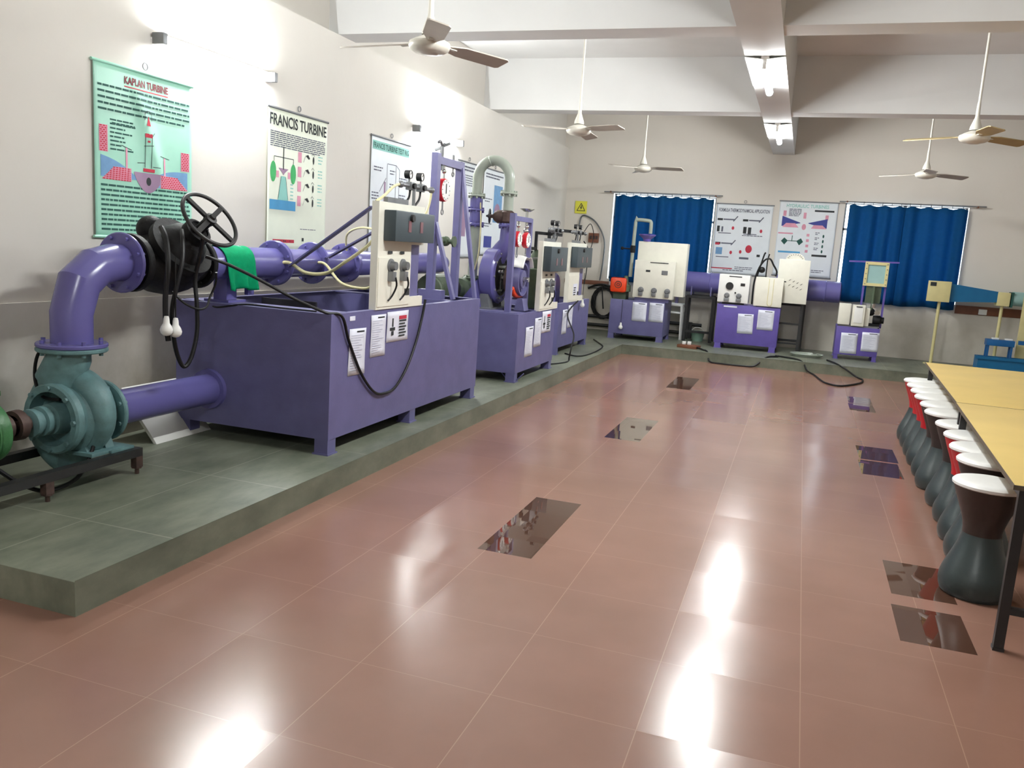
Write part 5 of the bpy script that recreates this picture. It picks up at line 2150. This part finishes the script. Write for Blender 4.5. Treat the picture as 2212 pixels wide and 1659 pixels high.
b.box(1.05, 1.22, 14.28, 14.42, .70, .74)
b.build('small_pump', 'castblack', rc_)
b = MB()
b.lathe((1.10, 14.29, .99), (0, 0, 1), [(0, 0), (0, .03), (.06, .035), (.07, .02), (.07, 0)], 14)
b.lathe((1.16, 14.25, .92), (0, -1, 0), [(0, 0), (0, .04), (.02, .04), (.02, 0)], 16)
b.build('pump_fittings', 'steel', rc_)
GC = 'printed sheets on the small violet rig'
paper('front', 14.198, .68, .57, .245, .325, 'white instruction sheet on the small violet rig, left of the two', GC, tilt=.02)
paper('front', 14.198, .985, .605, .25, .30, 'white instruction sheet on the small violet rig, right of the two', GC, tilt=.02)

# ------------------------------------------------------------------ tapered duct on posts and blue bench at the far right
wt = thing('wind_duct', 'blue tapered duct between a square cream plate and a small cream box on posts', 'duct', (2.5, 14.9, HP))
b = MB()
def rect_ring(x, hy, z0, z1):
    return [(x, 14.9 - hy, z0), (x, 14.9 + hy, z0), (x, 14.9 + hy, z1), (x, 14.9 - hy, z1)]
A = [b.bm.verts.new(V(p)) for p in rect_ring(2.10, .16, 1.15, 1.455)]
Bq = [b.bm.verts.new(V(p)) for p in rect_ring(2.90, .08, 1.20, 1.365)]
for i in range(4):
    b._face([A[i], A[(i + 1) % 4], Bq[(i + 1) % 4], Bq[i]])
b._face(A)
b._face(Bq)
b.build('tapered_section', 'cyanpaint', wt)
b = MB()
b.box(1.885, 2.215, 14.70, 14.74, 1.148, 1.470, bev=.006)
pl = b.build('square_plate', 'creamyel', wt)
b = MB()
b.box(1.915, 2.0, 14.694, 14.701, 1.39, 1.45)
b.build('plate_label', 'blackink', pl)
b = MB()
b.box(2.0, 2.12, 14.74, 14.80, 1.2, 1.42)
b.build('plate_mount', 'creamyel', pl)
b = MB()
b.box(2.895, 3.07, 14.80, 15.0, 1.15, 1.36, bev=.006)
b.build('small_box', 'creamyel', wt)
b = MB()
b.box(3.085, 3.11, 14.78, 15.02, 1.14, 1.37)
b.build('end_flange', 'darkgreenink', wt)
b = MB()
b.cyl((3.11, 14.9, 1.27), (4.4, 14.9, 1.27), .11, seg=24)
b.build('outlet_pipe', 'palepipe', wt)
for x in (2.09, 2.99):
    b = MB()
    b.cyl((x, 14.80 if x < 2.5 else 14.9, HP), (x, 14.80 if x < 2.5 else 14.9, 1.16), .024, seg=12)
    b.lathe((x, 14.80 if x < 2.5 else 14.9, HP), (0, 0, 1), [(0, 0), (0, .11), (.012, .11), (.012, 0)], 20)
    b.build('post', 'creamyel', wt)
hb = thing('hydraulic_bench', 'bright blue water trough with a small blue stand on it, beyond the yellow table', 'bench', (3.05, 14.6, HP))
b = MB()
b.box(2.68, 3.38, 14.40, 14.70, HP, .175)
for a in ((2.68, 3.38, 14.40, 14.42), (2.68, 3.38, 14.68, 14.70), (2.68, 2.70, 14.42, 14.68), (3.36, 3.38, 14.42, 14.68)):
    b.box(a[0], a[1], a[2], a[3], .17, .375)
b.box(2.64, 3.42, 14.38, 14.40, .34, .385)
b.build('trough', 'cyanpaint', hb)
b = MB()
b.box(2.78, 3.16, 14.47, 14.66, .55, .645, bev=.008)
for x in (2.81, 3.13):
    for y in (14.50, 14.64):
        b.box(x - .014, x + .014, y - .014, y + .014, .175, .55)
b.build('small_stand', 'bluepaint', hb)
b = MB()
b.box(2.86, 2.95, 14.54, 14.62, .645, .67, bev=.005)
b.box(3.04, 3.14, 14.54, 14.62, .645, .67, bev=.005)
b.build('papers_on_stand', 'white', hb)
b = MB()
b.box(3.40, 3.44, 14.42, 14.48, HP, .75)
b.box(3.20, 3.60, 14.42, 14.48, .60, .66)
b.build('side_post', 'bluepaint', hb)
b = MB()
b.box(3.235, 3.42, 14.715, 14.745, HP, 1.62)
tag(b.build('yellow_post', 'creamyel'), 'pale yellow upright board at the right edge beside the blue trough', 'post')

# ------------------------------------------------------------------ tables and stools
def table(x0, y0, x1, y1, label):
    """left edge from (x0,y0) near to (x1,y1) far; top extends to the right"""
    L = math.hypot(x1 - x0, y1 - y0)
    ang = math.atan2(-(x1 - x0), y1 - y0)
    o = bpy.data.objects.new('work_table', None)
    COL.objects.link(o)
    OFF[o.name] = V(0, 0, 0)
    o['label'] = label
    o['category'] = 'table'
    o['group'] = 'yellow topped tables'
    W = 1.2
    b = MB()
    b.box(0, W, 0, L, .732, .752, bev=.002)
    tp = b.build('table_top', 'yellow', o)
    b = MB()
    e = .004
    b.box(-e, 0, -e, L + e, .731, .7515)
    b.box(W, W + e, -e, L + e, .731, .7515)
    b.box(0, W, -e, 0, .731, .7515)
    b.box(0, W, L, L + e, .731, .7515)
    b.build('edge_band', 'edge', tp)
    b = MB()
    for y in (.07, L - .07):
        b.box(.08, W - .08, y - .018, y + .018, .69, .732)
    for x in (.05, W - .05):
        b.box(x - .018, x + .018, .07, L - .07, .69, .732)
    b.build('apron', 'black', o)
    for x in (.05, W - .05):
        for y in (.07, L - .07):
            b = MB()
            b.box(x - .02, x + .02, y - .02, y + .02, .012, .732)
            b.box(x - .023, x + .023, y - .023, y + .023, 0, .014)
            b.build('leg', 'black', o)
    b = MB()
    for y in (.07, L - .07):
        b.box(.07, W - .07, y - .015, y + .015, .17, .20)
    b.build('stretcher', 'black', o)
    o.location = (x0, y0, 0)
    o.rotation_euler = (0, 0, ang)
    return o


table(.930, 3.88, 1.066, 6.20, 'nearer yellow topped table with black legs along the right edge')
table(1.072, 6.215, 1.199, 8.77, 'farther yellow topped table with black legs, toward the blue trough')


def stool(upper):
    o = bpy.data.objects.new('hourglass_stool', None)
    COL.objects.link(o)
    OFF[o.name] = V(0, 0, 0)
    b = MB()
    b.lathe((0, 0, 0), (0, 0, 1), [(0, 0), (0, .146), (.008, .155), (.03, .163), (.06, .168), (.09, .166), (.12, .158), (.17, .139), (.22, .119), (.27, .102), (.305, .0935), (.32, .091), (.32, .08)], 40)
    b.build('base', 'charcoal', o)
    b = MB()
    b.lathe((0, 0, .305), (0, 0, 1), [(0, .085), (.012, .0905), (.035, .090), (.07, .096), (.11, .108), (.16, .127), (.21, .145), (.25, .158), (.258, .160), (.262, .150), (.262, 0)], 40)
    b.build('upper_body', upper, o)
    b = MB()
    b.lathe((0, 0, .560), (0, 0, 1), [(0, .12), (0, .160), (.006, .168), (.018, .169), (.028, .160), (.034, .135), (.033, .08), (.031, 0)], 40)
    b.build('seat', 'white', o)
    return o


protos = {}
ST = [(1.000, 4.62, 'brownplast', 'dark brown and charcoal stool with a white seat, nearest one beside the table leg'),
      (1.105, 5.19, 'blackplast', 'dark stool with a white seat, second from the near end of the row'),
      (1.120, 5.54, 'redplast', 'red and charcoal stool with a white seat, third from the near end'),
      (1.145, 5.94, 'redplast', 'red and charcoal stool with a white seat, fourth from the near end'),
      (1.150, 6.34, 'blackplast', 'dark stool with a white seat, fifth from the near end, just past the table joint'),
      (1.140, 6.82, 'blackplast', 'dark stool with a white seat, middle of the row'),
      (1.155, 7.20, 'blackplast', 'dark stool with a white seat, fifth from the far end'),
      (1.160, 7.60, 'redplast', 'red and charcoal stool with a white seat, fourth from the far end'),
      (1.170, 7.96, 'redplast', 'red and charcoal stool with a white seat, third from the far end'),
      (1.180, 8.33, 'redplast', 'red and charcoal stool with a white seat, second from the far end'),
      (1.190, 8.68, 'redplast', 'red and charcoal stool with a white seat, farthest of the row')]
for i, (x, y, mm, lab) in enumerate(ST):
    if mm not in protos:
        protos[mm] = s_ = stool(mm)
    else:
        s_ = copy_tree(protos[mm])
    s_.location = (x, y, 0)
    s_.rotation_euler = (0, 0, .4 * i)
    s_['label'] = lab
    s_['category'] = 'stool'
    s_['group'] = 'hourglass stools along the tables'
